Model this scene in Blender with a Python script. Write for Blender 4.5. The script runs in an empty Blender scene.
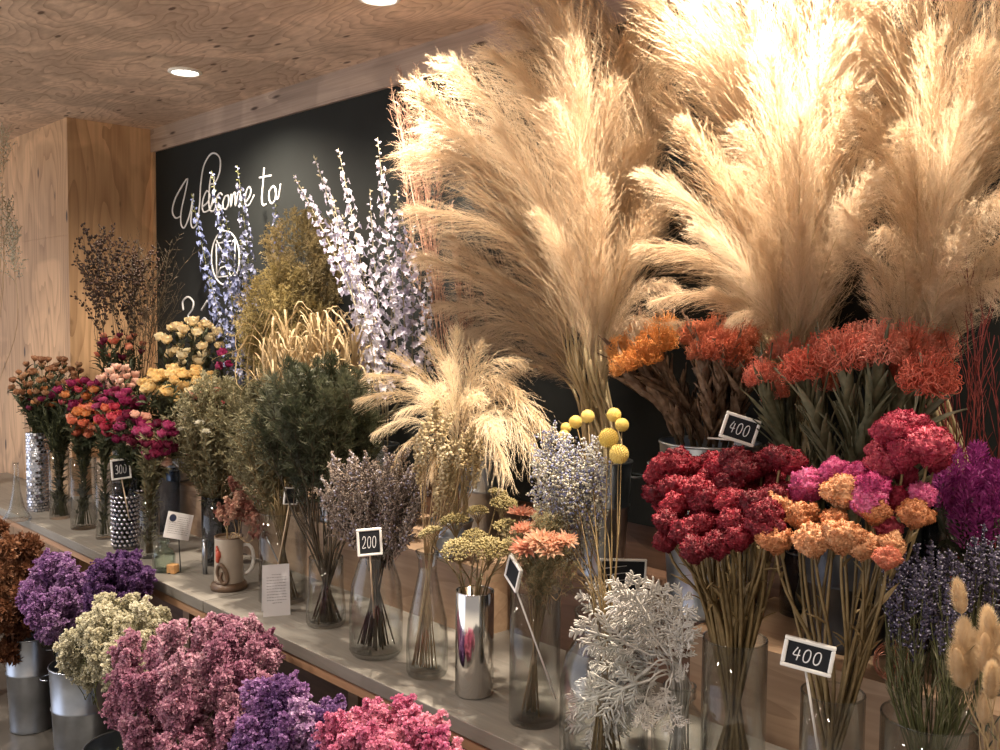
import bpy, math, random
import numpy as np
from mathutils import Vector, Matrix, noise

sc = bpy.context.scene
COL = sc.collection
PI = math.pi
RND = random.Random(7)

# ------------------------------------------------------------------ camera
F_PX = 960.0
YAW = math.radians(43.9); PITCH = math.radians(3.2); ROLL = math.radians(0.6)
CAM = Vector((0.0, -2.08, 1.5))
fw = Vector((-math.cos(YAW) * math.cos(PITCH), math.sin(YAW) * math.cos(PITCH), -math.sin(PITCH)))
rt = fw.cross(Vector((0, 0, 1))).normalized()
up = rt.cross(fw)
RT = rt * math.cos(ROLL) + up * math.sin(ROLL)
UP = up * math.cos(ROLL) - rt * math.sin(ROLL)
cd = bpy.data.cameras.new('camera')
cd.sensor_width = 36.0
cd.lens = F_PX / 1000.0 * 36.0
cd.clip_start = 0.02
cam = bpy.data.objects.new('camera', cd)
COL.objects.link(cam)
M = Matrix((RT, UP, -fw)).transposed().to_4x4()
M.translation = CAM
cam.matrix_world = M
sc.camera = cam

def depth(p):
    return (Vector(p) - CAM).dot(fw)
def proj(p):
    d = Vector(p) - CAM
    z = max(d.dot(fw), 0.05)
    return 500 + F_PX * d.dot(RT) / z, 375 - F_PX * d.dot(UP) / z
def ray(x, y):
    return fw + RT * ((x - 500) / F_PX) - UP * ((y - 375) / F_PX)
def onY(x, y, Y):
    d = ray(x, y)
    return CAM + d * ((Y - CAM.y) / d.y)
def onZ(x, y, Z):
    d = ray(x, y)
    return CAM + d * ((Z - CAM.z) / d.z)

# ------------------------------------------------------------------ world, shop lamps and added fill lamps, exposure
SHELF = 0.65; RISER = 0.84; CEIL = 2.423
w = bpy.data.worlds.new('shop_daylight'); sc.world = w; w.use_nodes = True
wb = w.node_tree.nodes['Background']
_nt = w.node_tree      # dim shop interior all round, with the daylight of the shop window to the left behind the camera
_tc = _nt.nodes.new('ShaderNodeTexCoord'); _dp = _nt.nodes.new('ShaderNodeVectorMath'); _dp.operation = 'DOT_PRODUCT'
_dp.inputs[1].default_value = Vector((-0.60, -0.80, 0.06)).normalized()
_nt.links.new(_tc.outputs['Generated'], _dp.inputs[0])
_cr = _nt.nodes.new('ShaderNodeValToRGB'); _e = _cr.color_ramp.elements
_e[0].position = 0.86; _e[0].color = (0.45, 0.405, 0.37, 1); _e[1].position = 0.93; _e[1].color = (1.55, 1.65, 1.95, 1)
_nt.links.new(_dp.outputs['Value'], _cr.inputs[0])
_sx = _nt.nodes.new('ShaderNodeSeparateXYZ'); _nt.links.new(_tc.outputs['Generated'], _sx.inputs[0])      # glow added below the horizon to brighten the ceiling
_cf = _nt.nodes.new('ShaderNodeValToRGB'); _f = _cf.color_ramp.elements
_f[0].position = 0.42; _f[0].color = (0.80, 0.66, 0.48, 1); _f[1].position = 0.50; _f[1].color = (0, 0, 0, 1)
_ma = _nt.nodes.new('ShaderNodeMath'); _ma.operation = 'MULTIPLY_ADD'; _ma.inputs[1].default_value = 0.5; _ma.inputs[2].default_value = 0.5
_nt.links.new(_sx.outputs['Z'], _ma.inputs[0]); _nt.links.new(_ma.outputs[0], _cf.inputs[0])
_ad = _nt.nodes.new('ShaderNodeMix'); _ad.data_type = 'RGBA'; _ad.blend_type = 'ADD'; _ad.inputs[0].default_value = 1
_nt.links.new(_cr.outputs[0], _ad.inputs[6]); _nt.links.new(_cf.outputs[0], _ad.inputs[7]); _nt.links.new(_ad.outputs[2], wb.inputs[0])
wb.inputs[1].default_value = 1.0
LAMP_W = 150.0
LAMPS = [(-4.65, -1.9), (-3.456, -0.407), (-2.266, -0.395), (-1.08, -0.39), (0.11, -0.39),
         (-3.3, -1.9), (-1.9, -1.9), (-0.5, -1.9), (-2.6, -3.2), (-0.9, -3.2)]  # those far from the wall: unseen fill lamps, added to brighten the display
for i, (x, y) in enumerate(LAMPS):
    ld = bpy.data.lights.new('downlight_beam', 'SPOT')
    ld.energy = LAMP_W * ((1.7 if i == 3 else 0.6 if i == 4 else 1.0) if y > -1 else 0.9 if x < -3 else 0.32)
    ld.color = (1.0, 0.85, 0.67) if y > -1 else (1.0, 0.88, 0.74)
    ld.spot_size = math.radians(150); ld.spot_blend = 1.0
    ld.shadow_soft_size = 0.022 if y > -1 else 0.06
    lo = bpy.data.objects.new('downlight_beam', ld)
    lo.location = (x, y, CEIL - 0.03)
    COL.objects.link(lo)
sc.view_settings.view_transform = 'Standard'
sc.view_settings.look = 'None'
sc.view_settings.gamma = 1.0
sc.view_settings.use_curve_mapping = False
sc.view_settings.exposure = 0.0
sc.cycles.use_denoising = True
sc.cycles.max_bounces = 6
sc.cycles.diffuse_bounces = 4
sc.cycles.glossy_bounces = 3
sc.cycles.transmission_bounces = 4
sc.cycles.transparent_max_bounces = 40
sc.cycles.sample_clamp_indirect = 4.0
sc.cycles.caustics_reflective = False
sc.cycles.caustics_refractive = False

# ------------------------------------------------------------------ materials
def newmat(name):
    m = bpy.data.materials.new(name); m.use_nodes = True
    nt = m.node_tree
    for n in list(nt.nodes): nt.nodes.remove(n)
    out = nt.nodes.new('ShaderNodeOutputMaterial')
    return m, nt, out
def N(nt, t, **kw):
    n = nt.nodes.new('ShaderNode' + t)
    for k, v in kw.items(): setattr(n, k, v)
    return n
def ramp(nt, cols):
    r = N(nt, 'ValToRGB')
    e = r.color_ramp.elements
    while len(e) < len(cols): e.new(0.5)
    for i, (p, c) in enumerate(cols):
        e[i].position = p; e[i].color = (*c, 1)
    return r
def plain(name, col, rough=0.6, metal=0.0, var=0.0, scale=20, bump=0.0, coat=0.0):
    m, nt, out = newmat(name)
    b = N(nt, 'BsdfPrincipled')
    b.inputs['Roughness'].default_value = rough
    b.inputs['Metallic'].default_value = metal
    b.inputs['Coat Weight'].default_value = coat
    tc = N(nt, 'TexCoord'); no = N(nt, 'TexNoise')
    no.inputs['Scale'].default_value = scale
    no.inputs['Detail'].default_value = 5
    nt.links.new(tc.outputs['Object'], no.inputs['Vector'])
    r = ramp(nt, [(0.25, tuple(c * (1 - var) for c in col)), (0.75, tuple(min(1, c * (1 + var)) for c in col))])
    nt.links.new(no.outputs['Fac'], r.inputs[0])
    nt.links.new(r.outputs[0], b.inputs['Base Color'])
    if bump:
        bp = N(nt, 'Bump'); bp.inputs['Strength'].default_value = bump; bp.inputs['Distance'].default_value = 0.01
        nt.links.new(no.outputs['Fac'], bp.inputs['Height']); nt.links.new(bp.outputs[0], b.inputs['Normal'])
    nt.links.new(b.outputs[0], out.inputs[0])
    return m
def petalmat(name, cols, transl=0.3, scale=60, rough=0.8):
    """colour runs over cols with the object's own random number and a fine noise"""
    m, nt, out = newmat(name)
    tc = N(nt, 'TexCoord'); no = N(nt, 'TexNoise'); no.inputs['Scale'].default_value = scale
    no.inputs['Detail'].default_value = 3
    nt.links.new(tc.outputs['Object'], no.inputs['Vector'])
    oi = N(nt, 'ObjectInfo')
    mr = N(nt, 'MapRange'); mr.inputs['From Min'].default_value = 0.3; mr.inputs['From Max'].default_value = 0.7
    nt.links.new(no.outputs['Fac'], mr.inputs['Value'])
    mx = N(nt, 'Mix', data_type='FLOAT'); mx.inputs['Factor'].default_value = 0.5
    nt.links.new(oi.outputs['Random'], mx.inputs[2]); nt.links.new(mr.outputs[0], mx.inputs[3])
    n = len(cols)
    r = ramp(nt, [(0.08 + 0.84 * i / max(1, n - 1), c) for i, c in enumerate(cols)])
    nt.links.new(mx.outputs[0], r.inputs[0])
    d = N(nt, 'BsdfDiffuse'); t = N(nt, 'BsdfTranslucent'); g = N(nt, 'BsdfGlossy')
    g.inputs['Roughness'].default_value = 0.5
    nt.links.new(r.outputs[0], d.inputs[0]); nt.links.new(r.outputs[0], t.inputs[0])
    ms = N(nt, 'MixShader'); ms.inputs[0].default_value = transl
    nt.links.new(d.outputs[0], ms.inputs[1]); nt.links.new(t.outputs[0], ms.inputs[2])
    m2 = N(nt, 'MixShader'); m2.inputs[0].default_value = 0.03
    nt.links.new(ms.outputs[0], m2.inputs[1]); nt.links.new(g.outputs[0], m2.inputs[2])
    nt.links.new(m2.outputs[0], out.inputs[0])
    return m
def woodmat(name, light, dark, grain=(0.35, 3.0, 3.0), rings=16, knots=0.0, patch=0.0, rough=0.6, contrast=1.0, knotcol=(0.05, 0.025, 0.015), ks=2.6):
    """plywood: contour lines of a stretched noise, fibres, knots and broad tone patches"""
    m, nt, out = newmat(name)
    L = nt.links.new
    tc = N(nt, 'TexCoord'); mp = N(nt, 'Mapping'); mp.inputs['Scale'].default_value = grain
    L(tc.outputs['Object'], mp.inputs['Vector'])
    n1 = N(nt, 'TexNoise'); n1.inputs['Scale'].default_value = 1.0; n1.inputs['Detail'].default_value = 2.5; n1.inputs['Roughness'].default_value = 0.45
    L(mp.outputs[0], n1.inputs['Vector'])
    mu = N(nt, 'Math', operation='MULTIPLY'); mu.inputs[1].default_value = rings; L(n1.outputs['Fac'], mu.inputs[0])
    fr = N(nt, 'Math', operation='FRACT'); L(mu.outputs[0], fr.inputs[0])
    pw = N(nt, 'Math', operation='POWER'); pw.inputs[1].default_value = 3.0; L(fr.outputs[0], pw.inputs[0])
    mp2 = N(nt, 'Mapping'); mp2.inputs['Scale'].default_value = tuple(g * 14 if g > 1 else g * 4 for g in grain)
    L(tc.outputs['Object'], mp2.inputs['Vector'])
    n2 = N(nt, 'TexNoise'); n2.inputs['Scale'].default_value = 1.5; n2.inputs['Detail'].default_value = 6
    L(mp2.outputs[0], n2.inputs['Vector'])
    ad = N(nt, 'Math', operation='MULTIPLY_ADD'); ad.inputs[1].default_value = 0.55 * contrast; L(pw.outputs[0], ad.inputs[0])
    s2 = N(nt, 'Math', operation='MULTIPLY_ADD'); s2.inputs[1].default_value = 1.3; s2.inputs[2].default_value = -0.42
    L(n2.outputs['Fac'], s2.inputs[0]); L(s2.outputs[0], ad.inputs[2])
    r = ramp(nt, [(0.0, light), (1.0, dark)]); L(ad.outputs[0], r.inputs[0])
    col = r.outputs[0]
    if patch:
        n3 = N(nt, 'TexVoronoi'); n3.inputs['Scale'].default_value = 1.6; n3.feature = 'SMOOTH_F1'; n3.inputs['Smoothness'].default_value = 0.15
        wv = N(nt, 'TexNoise'); wv.inputs['Scale'].default_value = 2.2
        L(tc.outputs['Object'], wv.inputs['Vector']); L(wv.outputs['Color'], n3.inputs['Vector'])
        mixc = N(nt, 'Mix', data_type='RGBA', blend_type='MULTIPLY')
        r3 = ramp(nt, [(0.1, (1, 1, 1)), (0.9, (1 - patch, 1 - patch * 1.05, 1 - patch * 1.1))])
        n5 = N(nt, 'TexNoise'); n5.inputs['Scale'].default_value = 1.9; n5.inputs['Detail'].default_value = 3; n5.inputs['Distortion'].default_value = 1.2
        L(tc.outputs['Object'], n5.inputs['Vector'])
        mr = N(nt, 'MapRange'); mr.inputs['From Min'].default_value = 0.44; mr.inputs['From Max'].default_value = 0.54; L(n5.outputs['Fac'], mr.inputs['Value'])
        L(mr.outputs[0], r3.inputs[0]); mixc.inputs['Factor'].default_value = 1
        L(col, mixc.inputs[6]); L(r3.outputs[0], mixc.inputs[7]); col = mixc.outputs[2]
    if knots:
        mk = N(nt, 'Mapping'); mk.inputs['Scale'].default_value = tuple(max(g, 1.3) * ks for g in grain)
        L(tc.outputs['Object'], mk.inputs['Vector'])
        v = N(nt, 'TexVoronoi'); v.inputs['Scale'].default_value = 1.0; L(mk.outputs[0], v.inputs['Vector'])
        v2 = N(nt, 'MapRange'); v2.inputs['From Min'].default_value = knots; v2.inputs['From Max'].default_value = knots * 1.7
        L(v.outputs['Distance'], v2.inputs['Value'])
        mk2 = N(nt, 'Mix', data_type='RGBA'); mk2.inputs[6].default_value = (*knotcol, 1)
        L(v2.outputs[0], mk2.inputs[0]); L(col, mk2.inputs[7]); col = mk2.outputs[2]
    b = N(nt, 'BsdfPrincipled'); b.inputs['Roughness'].default_value = rough
    L(col, b.inputs['Base Color'])
    bp = N(nt, 'Bump'); bp.inputs['Strength'].default_value = 0.15; bp.inputs['Distance'].default_value = 0.004
    L(n2.outputs['Fac'], bp.inputs['Height']); L(bp.outputs[0], b.inputs['Normal'])
    L(b.outputs[0], out.inputs[0])
    return m
def glassmat(name, tint=(0.955, 0.965, 0.96), ior=1.5, rough=0.02):
    m, nt, out = newmat(name)
    lw = N(nt, 'LayerWeight'); lw.inputs['Blend'].default_value = 0.5
    fr = N(nt, 'Math', operation='POWER'); fr.inputs[1].default_value = 3.6; nt.links.new(lw.outputs['Facing'], fr.inputs[0])
    tr = N(nt, 'BsdfTransparent'); tr.inputs[0].default_value = (*tint, 1)
    f2 = N(nt, 'Math', operation='POWER'); f2.inputs[1].default_value = 3.0; nt.links.new(lw.outputs['Facing'], f2.inputs[0])
    rr_ = ramp(nt, [(0.0, tint), (1.0, tuple(c * 0.45 for c in tint))]); nt.links.new(f2.outputs[0], rr_.inputs[0]); nt.links.new(rr_.outputs[0], tr.inputs[0])
    gl = N(nt, 'BsdfGlossy'); gl.inputs['Roughness'].default_value = rough; gl.inputs[0].default_value = (1, 1, 1, 1)
    ms = N(nt, 'MixShader')
    mu = N(nt, 'Math', operation='MULTIPLY_ADD'); mu.inputs[1].default_value = 0.62; mu.inputs[2].default_value = 0.03
    nt.links.new(fr.outputs[0], mu.inputs[0]); nt.links.new(mu.outputs[0], ms.inputs[0])
    nt.links.new(tr.outputs[0], ms.inputs[1]); nt.links.new(gl.outputs[0], ms.inputs[2])
    nt.links.new(ms.outputs[0], out.inputs[0])
    return m
def metalmat(name, col, rough=0.3, streak=0.3):
    m, nt, out = newmat(name)
    b = N(nt, 'BsdfPrincipled'); b.inputs['Metallic'].default_value = 1.0
    tc = N(nt, 'TexCoord'); no = N(nt, 'TexNoise'); no.inputs['Scale'].default_value = 14; no.inputs['Detail'].default_value = 6
    nt.links.new(tc.outputs['Object'], no.inputs['Vector'])
    r = ramp(nt, [(0.3, tuple(c * (1 - streak) for c in col)), (0.7, col)])
    nt.links.new(no.outputs['Fac'], r.inputs[0]); nt.links.new(r.outputs[0], b.inputs['Base Color'])
    mr = N(nt, 'MapRange'); mr.inputs['To Min'].default_value = rough * 0.7; mr.inputs['To Max'].default_value = rough * 1.4
    nt.links.new(no.outputs['Fac'], mr.inputs['Value']); nt.links.new(mr.outputs[0], b.inputs['Roughness'])
    nt.links.new(b.outputs[0], out.inputs[0])
    return m
def emitmat(name, col, s):
    m, nt, out = newmat(name)
    e = N(nt, 'Emission'); e.inputs[0].default_value = (*col, 1); e.inputs[1].default_value = s
    nt.links.new(e.outputs[0], out.inputs[0])
    return m

MT = dict(
    ceiling=woodmat('ceiling_plywood', (0.86, 0.68, 0.55), (0.52, 0.365, 0.27), grain=(1.1, 3.4, 3.0), rings=30, knots=0.085, patch=0.25, contrast=1.35, knotcol=(0.13, 0.075, 0.05), ks=4.2),
    column=woodmat('column_plywood', (0.76, 0.49, 0.28), (0.48, 0.28, 0.145), grain=(3.2, 3.2, 0.55), rings=17, contrast=1.3, knots=0.07, patch=0.22),
    trim=woodmat('grey_trim_wood', (0.50, 0.39, 0.32), (0.27, 0.20, 0.165), grain=(0.5, 3, 6), rings=5, knots=0.09, patch=0.2),
    shelf=woodmat('grey_shelf_top', (0.285, 0.265, 0.235), (0.19, 0.173, 0.155), grain=(0.6, 5, 3), rings=4, patch=0.12, contrast=0.5, rough=0.5),
    shelfedge=woodmat('shelf_under_wood', (0.50, 0.30, 0.18), (0.30, 0.17, 0.10), grain=(0.6, 4, 4), rings=6),
    riser=woodmat('riser_plywood', (0.60, 0.42, 0.28), (0.38, 0.24, 0.15), grain=(0.7, 3, 4), rings=8, patch=0.2),
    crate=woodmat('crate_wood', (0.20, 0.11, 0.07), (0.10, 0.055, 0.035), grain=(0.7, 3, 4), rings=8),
    floor=plain('floor_concrete', (0.085, 0.078, 0.070), rough=0.35, var=0.35, scale=5, bump=0.1),
    board=plain('chalkboard_black', (0.0065, 0.009, 0.009), rough=0.92, var=0.25, scale=6),
    chalk=plain('chalk_white', (0.85, 0.85, 0.88), rough=0.9, var=0.05),
    white=plain('white_paint', (0.90, 0.89, 0.86), rough=0.5, var=0.04),
    paper=plain('white_paper', (0.80, 0.80, 0.83), rough=0.7, var=0.02),
    ink=plain('grey_ink', (0.22, 0.22, 0.26), rough=0.8),
    navy=plain('navy_ink', (0.03, 0.04, 0.09), rough=0.6),
    slate=plain('slate_black', (0.010, 0.012, 0.017), rough=0.9, var=0.2),
    pick=plain('wooden_pick', (0.60, 0.46, 0.31), rough=0.7, var=0.12),
    pickwhite=plain('pale_pick', (0.66, 0.62, 0.58), rough=0.6, var=0.08),
    glass=glassmat('clear_glass'),
    smoke=glassmat('smoked_glass', (0.66, 0.70, 0.76)),
    green_glass=glassmat('greenish_glass', (0.88, 0.93, 0.89)),
    darktin=metalmat('dark_tin', (0.10, 0.10, 0.11), 0.35),
    zinc=metalmat('zinc', (0.52, 0.56, 0.62), 0.30),
    chrome=metalmat('chrome', (0.72, 0.70, 0.68), 0.10, 0.06),
    silver=metalmat('silver_tiles', (0.74, 0.74, 0.82), 0.16, 0.25),
    copper=metalmat('copper_wire', (0.55, 0.25, 0.17), 0.3),
    mug=plain('stoneware', (0.46, 0.40, 0.33), rough=0.45, var=0.12, coat=0.3),
    mugdark=plain('stoneware_brown', (0.13, 0.08, 0.05), rough=0.4, var=0.3, coat=0.3),
    red=plain('glaze_red', (0.55, 0.10, 0.06), rough=0.4),
    cork=plain('cork_block', (0.62, 0.34, 0.14), rough=0.8, var=0.25, scale=90),
    lamp=emitmat('lamp_glow', (1.0, 0.93, 0.82), 22.0),
    stem_green=petalmat('stem_green', [(0.07, 0.075, 0.03), (0.15, 0.15, 0.06)], 0.1),
    stem_dark=petalmat('stem_dark', [(0.035, 0.028, 0.018), (0.09, 0.065, 0.04)], 0.0),
    stem_olive=petalmat('stem_olive', [(0.15, 0.10, 0.045), (0.32, 0.23, 0.11)], 0.1),
    stem_tan=petalmat('stem_tan', [(0.34, 0.23, 0.12), (0.52, 0.38, 0.21)], 0.1),
    stem_red=petalmat('stem_red', [(0.12, 0.02, 0.02), (0.25, 0.05, 0.04)], 0.0),
    leaf_dark=petalmat('leaf_dark', [(0.025, 0.032, 0.018), (0.055, 0.065, 0.035), (0.10, 0.11, 0.06)], 0.2),
    leaf_deep=petalmat('leaf_deep_green', [(0.03, 0.04, 0.022), (0.07, 0.08, 0.045), (0.15, 0.15, 0.09)], 0.25),
    leaf_grey=petalmat('leaf_grey_green', [(0.13, 0.12, 0.065), (0.23, 0.21, 0.12), (0.34, 0.31, 0.20)], 0.25),
    leaf_strap=petalmat('leaf_strap', [(0.08, 0.08, 0.045), (0.17, 0.16, 0.095), (0.28, 0.25, 0.16)], 0.15),
    leaf_brown=petalmat('leaf_brown', [(0.07, 0.04, 0.024), (0.18, 0.11, 0.07), (0.34, 0.24, 0.17)], 0.15),
    pampas=petalmat('pampas_cream', [(0.54, 0.395, 0.255), (0.65, 0.505, 0.35), (0.75, 0.615, 0.455)], 0.42, scale=9),
    pampas_low=petalmat('pampas_lit_pale', [(0.78, 0.62, 0.42), (0.86, 0.72, 0.52), (0.92, 0.82, 0.64)], 0.42, scale=9),  # short plumes: strong lamp light put into a paler colour
    stalk=petalmat('pampas_stalk', [(0.42, 0.32, 0.18), (0.56, 0.46, 0.28)], 0.05),
    dusty=petalmat('dusty_white', [(0.58, 0.54, 0.49), (0.72, 0.68, 0.63), (0.84, 0.81, 0.77)], 0.15),
)

# ------------------------------------------------------------------ mesh building
class MB:
    def __init__(s):
        s.v = []; s.f = []; s.m = []
    def quadstrip(s, rows, mi=0, close=False):
        b = len(s.v); k = len(rows[0])
        for r in rows: s.v.extend(tuple(p) for p in r)
        for i in range(len(rows) - 1):
            for j in range(k if close else k - 1):
                a = b + i * k + j; c = b + i * k + (j + 1) % k
                s.f.append((a, c, c + k, a + k)); s.m.append(mi)
        return b
    def tube(s, pts, r, n=5, mi=0, cap=True):
        pts = [Vector(p) for p in pts]
        if not hasattr(r, '__len__'): r = [r] * len(pts)
        rows = []
        ref = None
        for i, p in enumerate(pts):
            t = (pts[min(i + 1, len(pts) - 1)] - pts[max(i - 1, 0)])
            if t.length < 1e-9: t = Vector((0, 0, 1))
            t.normalize()
            if ref is None:
                ref = t.orthogonal().normalized()
            else:
                ref = (ref - t * ref.dot(t))
                ref = ref.normalized() if ref.length > 1e-6 else t.orthogonal().normalized()
            q = t.cross(ref)
            rows.append([p + (ref * math.cos(2 * PI * j / n) + q * math.sin(2 * PI * j / n)) * r[i] for j in range(n)])
        b = s.quadstrip(rows, mi, True)
        if cap and n > 2:
            s.f.append(tuple(b + j for j in reversed(range(n)))); s.m.append(mi)
            e = b + (len(pts) - 1) * n
            s.f.append(tuple(e + j for j in range(n))); s.m.append(mi)
    def ribbon(s, pts, w, side, mi=0):
        rows = []
        for i, p in enumerate(pts):
            ww = w[i] if hasattr(w, '__len__') else w
            p = Vector(p)
            rows.append([p - side * ww, p + side * ww])
        s.quadstrip(rows, mi)
    def tri(s, a, b, c, mi=0):
        k = len(s.v); s.v.extend((tuple(a), tuple(b), tuple(c))); s.f.append((k, k + 1, k + 2)); s.m.append(mi)
    def quad(s, a, b, c, d, mi=0):
        k = len(s.v); s.v.extend((tuple(a), tuple(b), tuple(c), tuple(d))); s.f.append((k, k + 1, k + 2, k + 3)); s.m.append(mi)
    def octa(s, p, r, mi=0, d=None, l=1.0):
        """small closed bud: an octahedron drawn out along d"""
        p = Vector(p); d = Vector(d).normalized() if d is not None else Vector((0, 0, 1))
        a = d.orthogonal().normalized(); b = d.cross(a)
        k = len(s.v)
        for q in (p - d * r * l, p + a * r, p + b * r, p - a * r, p - b * r, p + d * r * l): s.v.append(tuple(q))
        for i in range(4):
            j = (i + 1) % 4
            s.f.append((k, k + 1 + j, k + 1 + i)); s.f.append((k + 5, k + 1 + i, k + 1 + j)); s.m += [mi, mi]
    def cup(s, p, d, r, l, n=5, mi=0):
        p = Vector(p); d = Vector(d).normalized(); a = d.orthogonal().normalized(); b = d.cross(a)
        k = len(s.v); s.v.append(tuple(p))
        for i in range(n):
            t = 2 * PI * i / n; s.v.append(tuple(p + d * l * (0.75 + 0.35 * (i % 2)) + (a * math.cos(t) + b * math.sin(t)) * r))
        for i in range(n): s.f.append((k, k + 1 + i, k + 1 + (i + 1) % n)); s.m.append(mi)
    def box(s, lo, hi, mi=0):
        x0, y0, z0 = lo; x1, y1, z1 = hi; k = len(s.v)
        s.v += [(x0, y0, z0), (x1, y0, z0), (x1, y1, z0), (x0, y1, z0), (x0, y0, z1), (x1, y0, z1), (x1, y1, z1), (x0, y1, z1)]
        for f in ((0, 3, 2, 1), (4, 5, 6, 7), (0, 1, 5, 4), (1, 2, 6, 5), (2, 3, 7, 6), (3, 0, 4, 7)):
            s.f.append(tuple(k + i for i in f)); s.m.append(mi)
    def lathe(s, prof, n=36, mi=0, c=(0, 0, 0)):
        rows = []
        for r, z in prof:
            rows.append([(c[0] + r * math.cos(2 * PI * j / n), c[1] + r * math.sin(2 * PI * j / n), c[2] + z) for j in range(n)])
        s.quadstrip(rows, mi, True)
    def add(s, verts, faces, Mx=None, mi=0):
        k = len(s.v)
        for p in verts:
            s.v.append(tuple(Mx @ Vector(p)) if Mx is not None else tuple(p))
        for f in faces: s.f.append(tuple(k + i for i in f)); s.m.append(mi)
    def mesh(s, name, mats, smooth=True):
        me = bpy.data.meshes.new(name)
        me.from_pydata(s.v, [], s.f)
        for m in (mats if isinstance(mats, (list, tuple)) else [mats]): me.materials.append(m)
        me.polygons.foreach_set('material_index', s.m)
        if smooth: me.polygons.foreach_set('use_smooth', [True] * len(s.f))
        me.update()
        return me
def link(name, me, parent=None, loc=None, mat=None):
    o = bpy.data.objects.new(name, me); COL.objects.link(o)
    if parent is not None: o.parent = parent
    if mat is not None: o.matrix_local = mat
    elif loc is not None: o.location = loc
    return o
def thing(name, label, cat, loc=(0, 0, 0), group=None, rotz=0.0):
    o = bpy.data.objects.new(name, None); COL.objects.link(o)
    o.empty_display_size = 0.02
    o.location = loc; o.rotation_euler = (0, 0, rotz)
    o['label'] = label; o['category'] = cat
    if group: o['group'] = group
    return o
def tag(o, label, cat, group=None, kind=None):
    o['label'] = label; o['category'] = cat
    if group: o['group'] = group
    if kind: o['kind'] = kind
    return o
def struct(name, mb, mat, smooth=False, parent=None):
    o = link(name, mb.mesh(name, mat, smooth), parent)
    if parent is None: o['kind'] = 'structure'
    return o
ICO = {}
def ico(sub):
    if sub not in ICO:
        import bmesh
        bm = bmesh.new(); bmesh.ops.create_icosphere(bm, subdivisions=sub, radius=1.0)
        ICO[sub] = ([v.co.copy() for v in bm.verts], [tuple(v.index for v in f.verts) for f in bm.faces]); bm.free()
    return ICO[sub]
def bez(a, b, c, d, n):
    return [a * (1 - t) ** 3 + b * 3 * t * (1 - t) ** 2 + c * 3 * t * t * (1 - t) + d * t ** 3 for t in [i / n for i in range(n + 1)]]
def rdir(r):
    z = r.uniform(-1, 1); a = r.uniform(0, 2 * PI); q = math.sqrt(1 - z * z)
    return Vector((q * math.cos(a), q * math.sin(a), z))
def aim(d, roll=0.0):
    return d.to_track_quat('Z', 'Y').to_matrix().to_4x4() @ Matrix.Rotation(roll, 4, 'Z')

# ------------------------------------------------------------------ flower shapes (each built once, used many times)
def petal(mb, Mx, L, W, a0, a1, cup=0.2, n=4, r0=0.0, pointed=False, mi=0, crinkle=0.0, r=RND):
    rows = []; rad = r0; z = 0.0
    for i in range(n + 1):
        t = i / n
        a = a0 + (a1 - a0) * t
        if i: rad += math.sin(a) * L / n; z += math.cos(a) * L / n
        ww = W * 0.5 * (math.sin(PI * (0.12 + 0.80 * t)) ** (0.9 if not pointed else 1.0)) * ((1 - t) ** 0.55 if pointed else 1.0) + 0.0002
        row = []
        for j in (-1, -0.4, 0.4, 1) if n > 2 else (-1, 0, 1):
            inn = cup * W * j * j
            p = Vector((ww * j, rad - inn * math.cos(a), z + inn * math.sin(a)))
            if crinkle: p += rdir(r) * crinkle * W
            row.append(Mx @ p)
        rows.append(row)
    mb.quadstrip(rows, mi)
def rose(seed, R=0.02, n=15):
    r = random.Random(seed); mb = MB()
    for k in range(n):
        t = k / n
        Mx = Matrix.Rotation(k * 2.4 + r.uniform(-.2, .2), 4, 'Z')
        petal(mb, Mx, R * (1.25 + 0.5 * t), R * (1.0 + 0.8 * t), 0.25 + 0.95 * t, -0.75 + 1.25 * t, 0.22, 4, R * 0.10 * t, crinkle=0.06, r=r)
    for k in range(5):
        petal(mb, Matrix.Rotation(k * 1.256, 4, 'Z') @ Matrix.Translation((0, 0, -R * .1)), R * 0.9, R * 0.4, 1.3, 0.5, 0.1, 3, 0, True, mi=1, r=r)
    return mb
def celosia(seed, R=0.032):
    r = random.Random(seed); mb = MB(); V, Fc = ico(5)
    off = Vector((r.uniform(0, 50), r.uniform(0, 50), r.uniform(0, 50)))
    sx, sy = r.uniform(1.0, 1.2), r.uniform(0.72, 0.95)
    out = []
    for p in V:
        q = p * 1.7 + off
        wp = q + noise.noise_vector(q * 1.3) * 0.75
        fold = math.sin(19 * noise.noise(wp * 1.25))
        fine = noise.noise(p * 14 + off)
        lump = noise.noise(p * 1.5 + off); l2 = noise.noise(p * 3.4 + off)
        k = 0.95 + 0.24 * lump + 0.22 * l2 + 0.085 * fold + 0.09 * fine
        if p.z < -0.1: k *= 1 - 0.2 * min(1, -p.z)
        x = p * k
        zz = x.z * 0.92
        tp = 1.0 if x.z > 0 else max(0.25, 1 + x.z * 0.75)
        out.append(Vector((x.x * sx * tp, x.y * sy * tp, zz)) * R + Vector((0, 0, R * 0.35)))
    mb.add(out, Fc)
    c0 = Vector((0, 0, R * .2))
    for i in r.sample(range(len(out)), 1100):
        p = out[i]; d = (p - c0).normalized()
        mb.cup(p - d * R * .03, (d + rdir(r) * .5).normalized(), R * r.uniform(.045, .075), R * r.uniform(.04, .09), 4, 0)
    return mb
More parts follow.
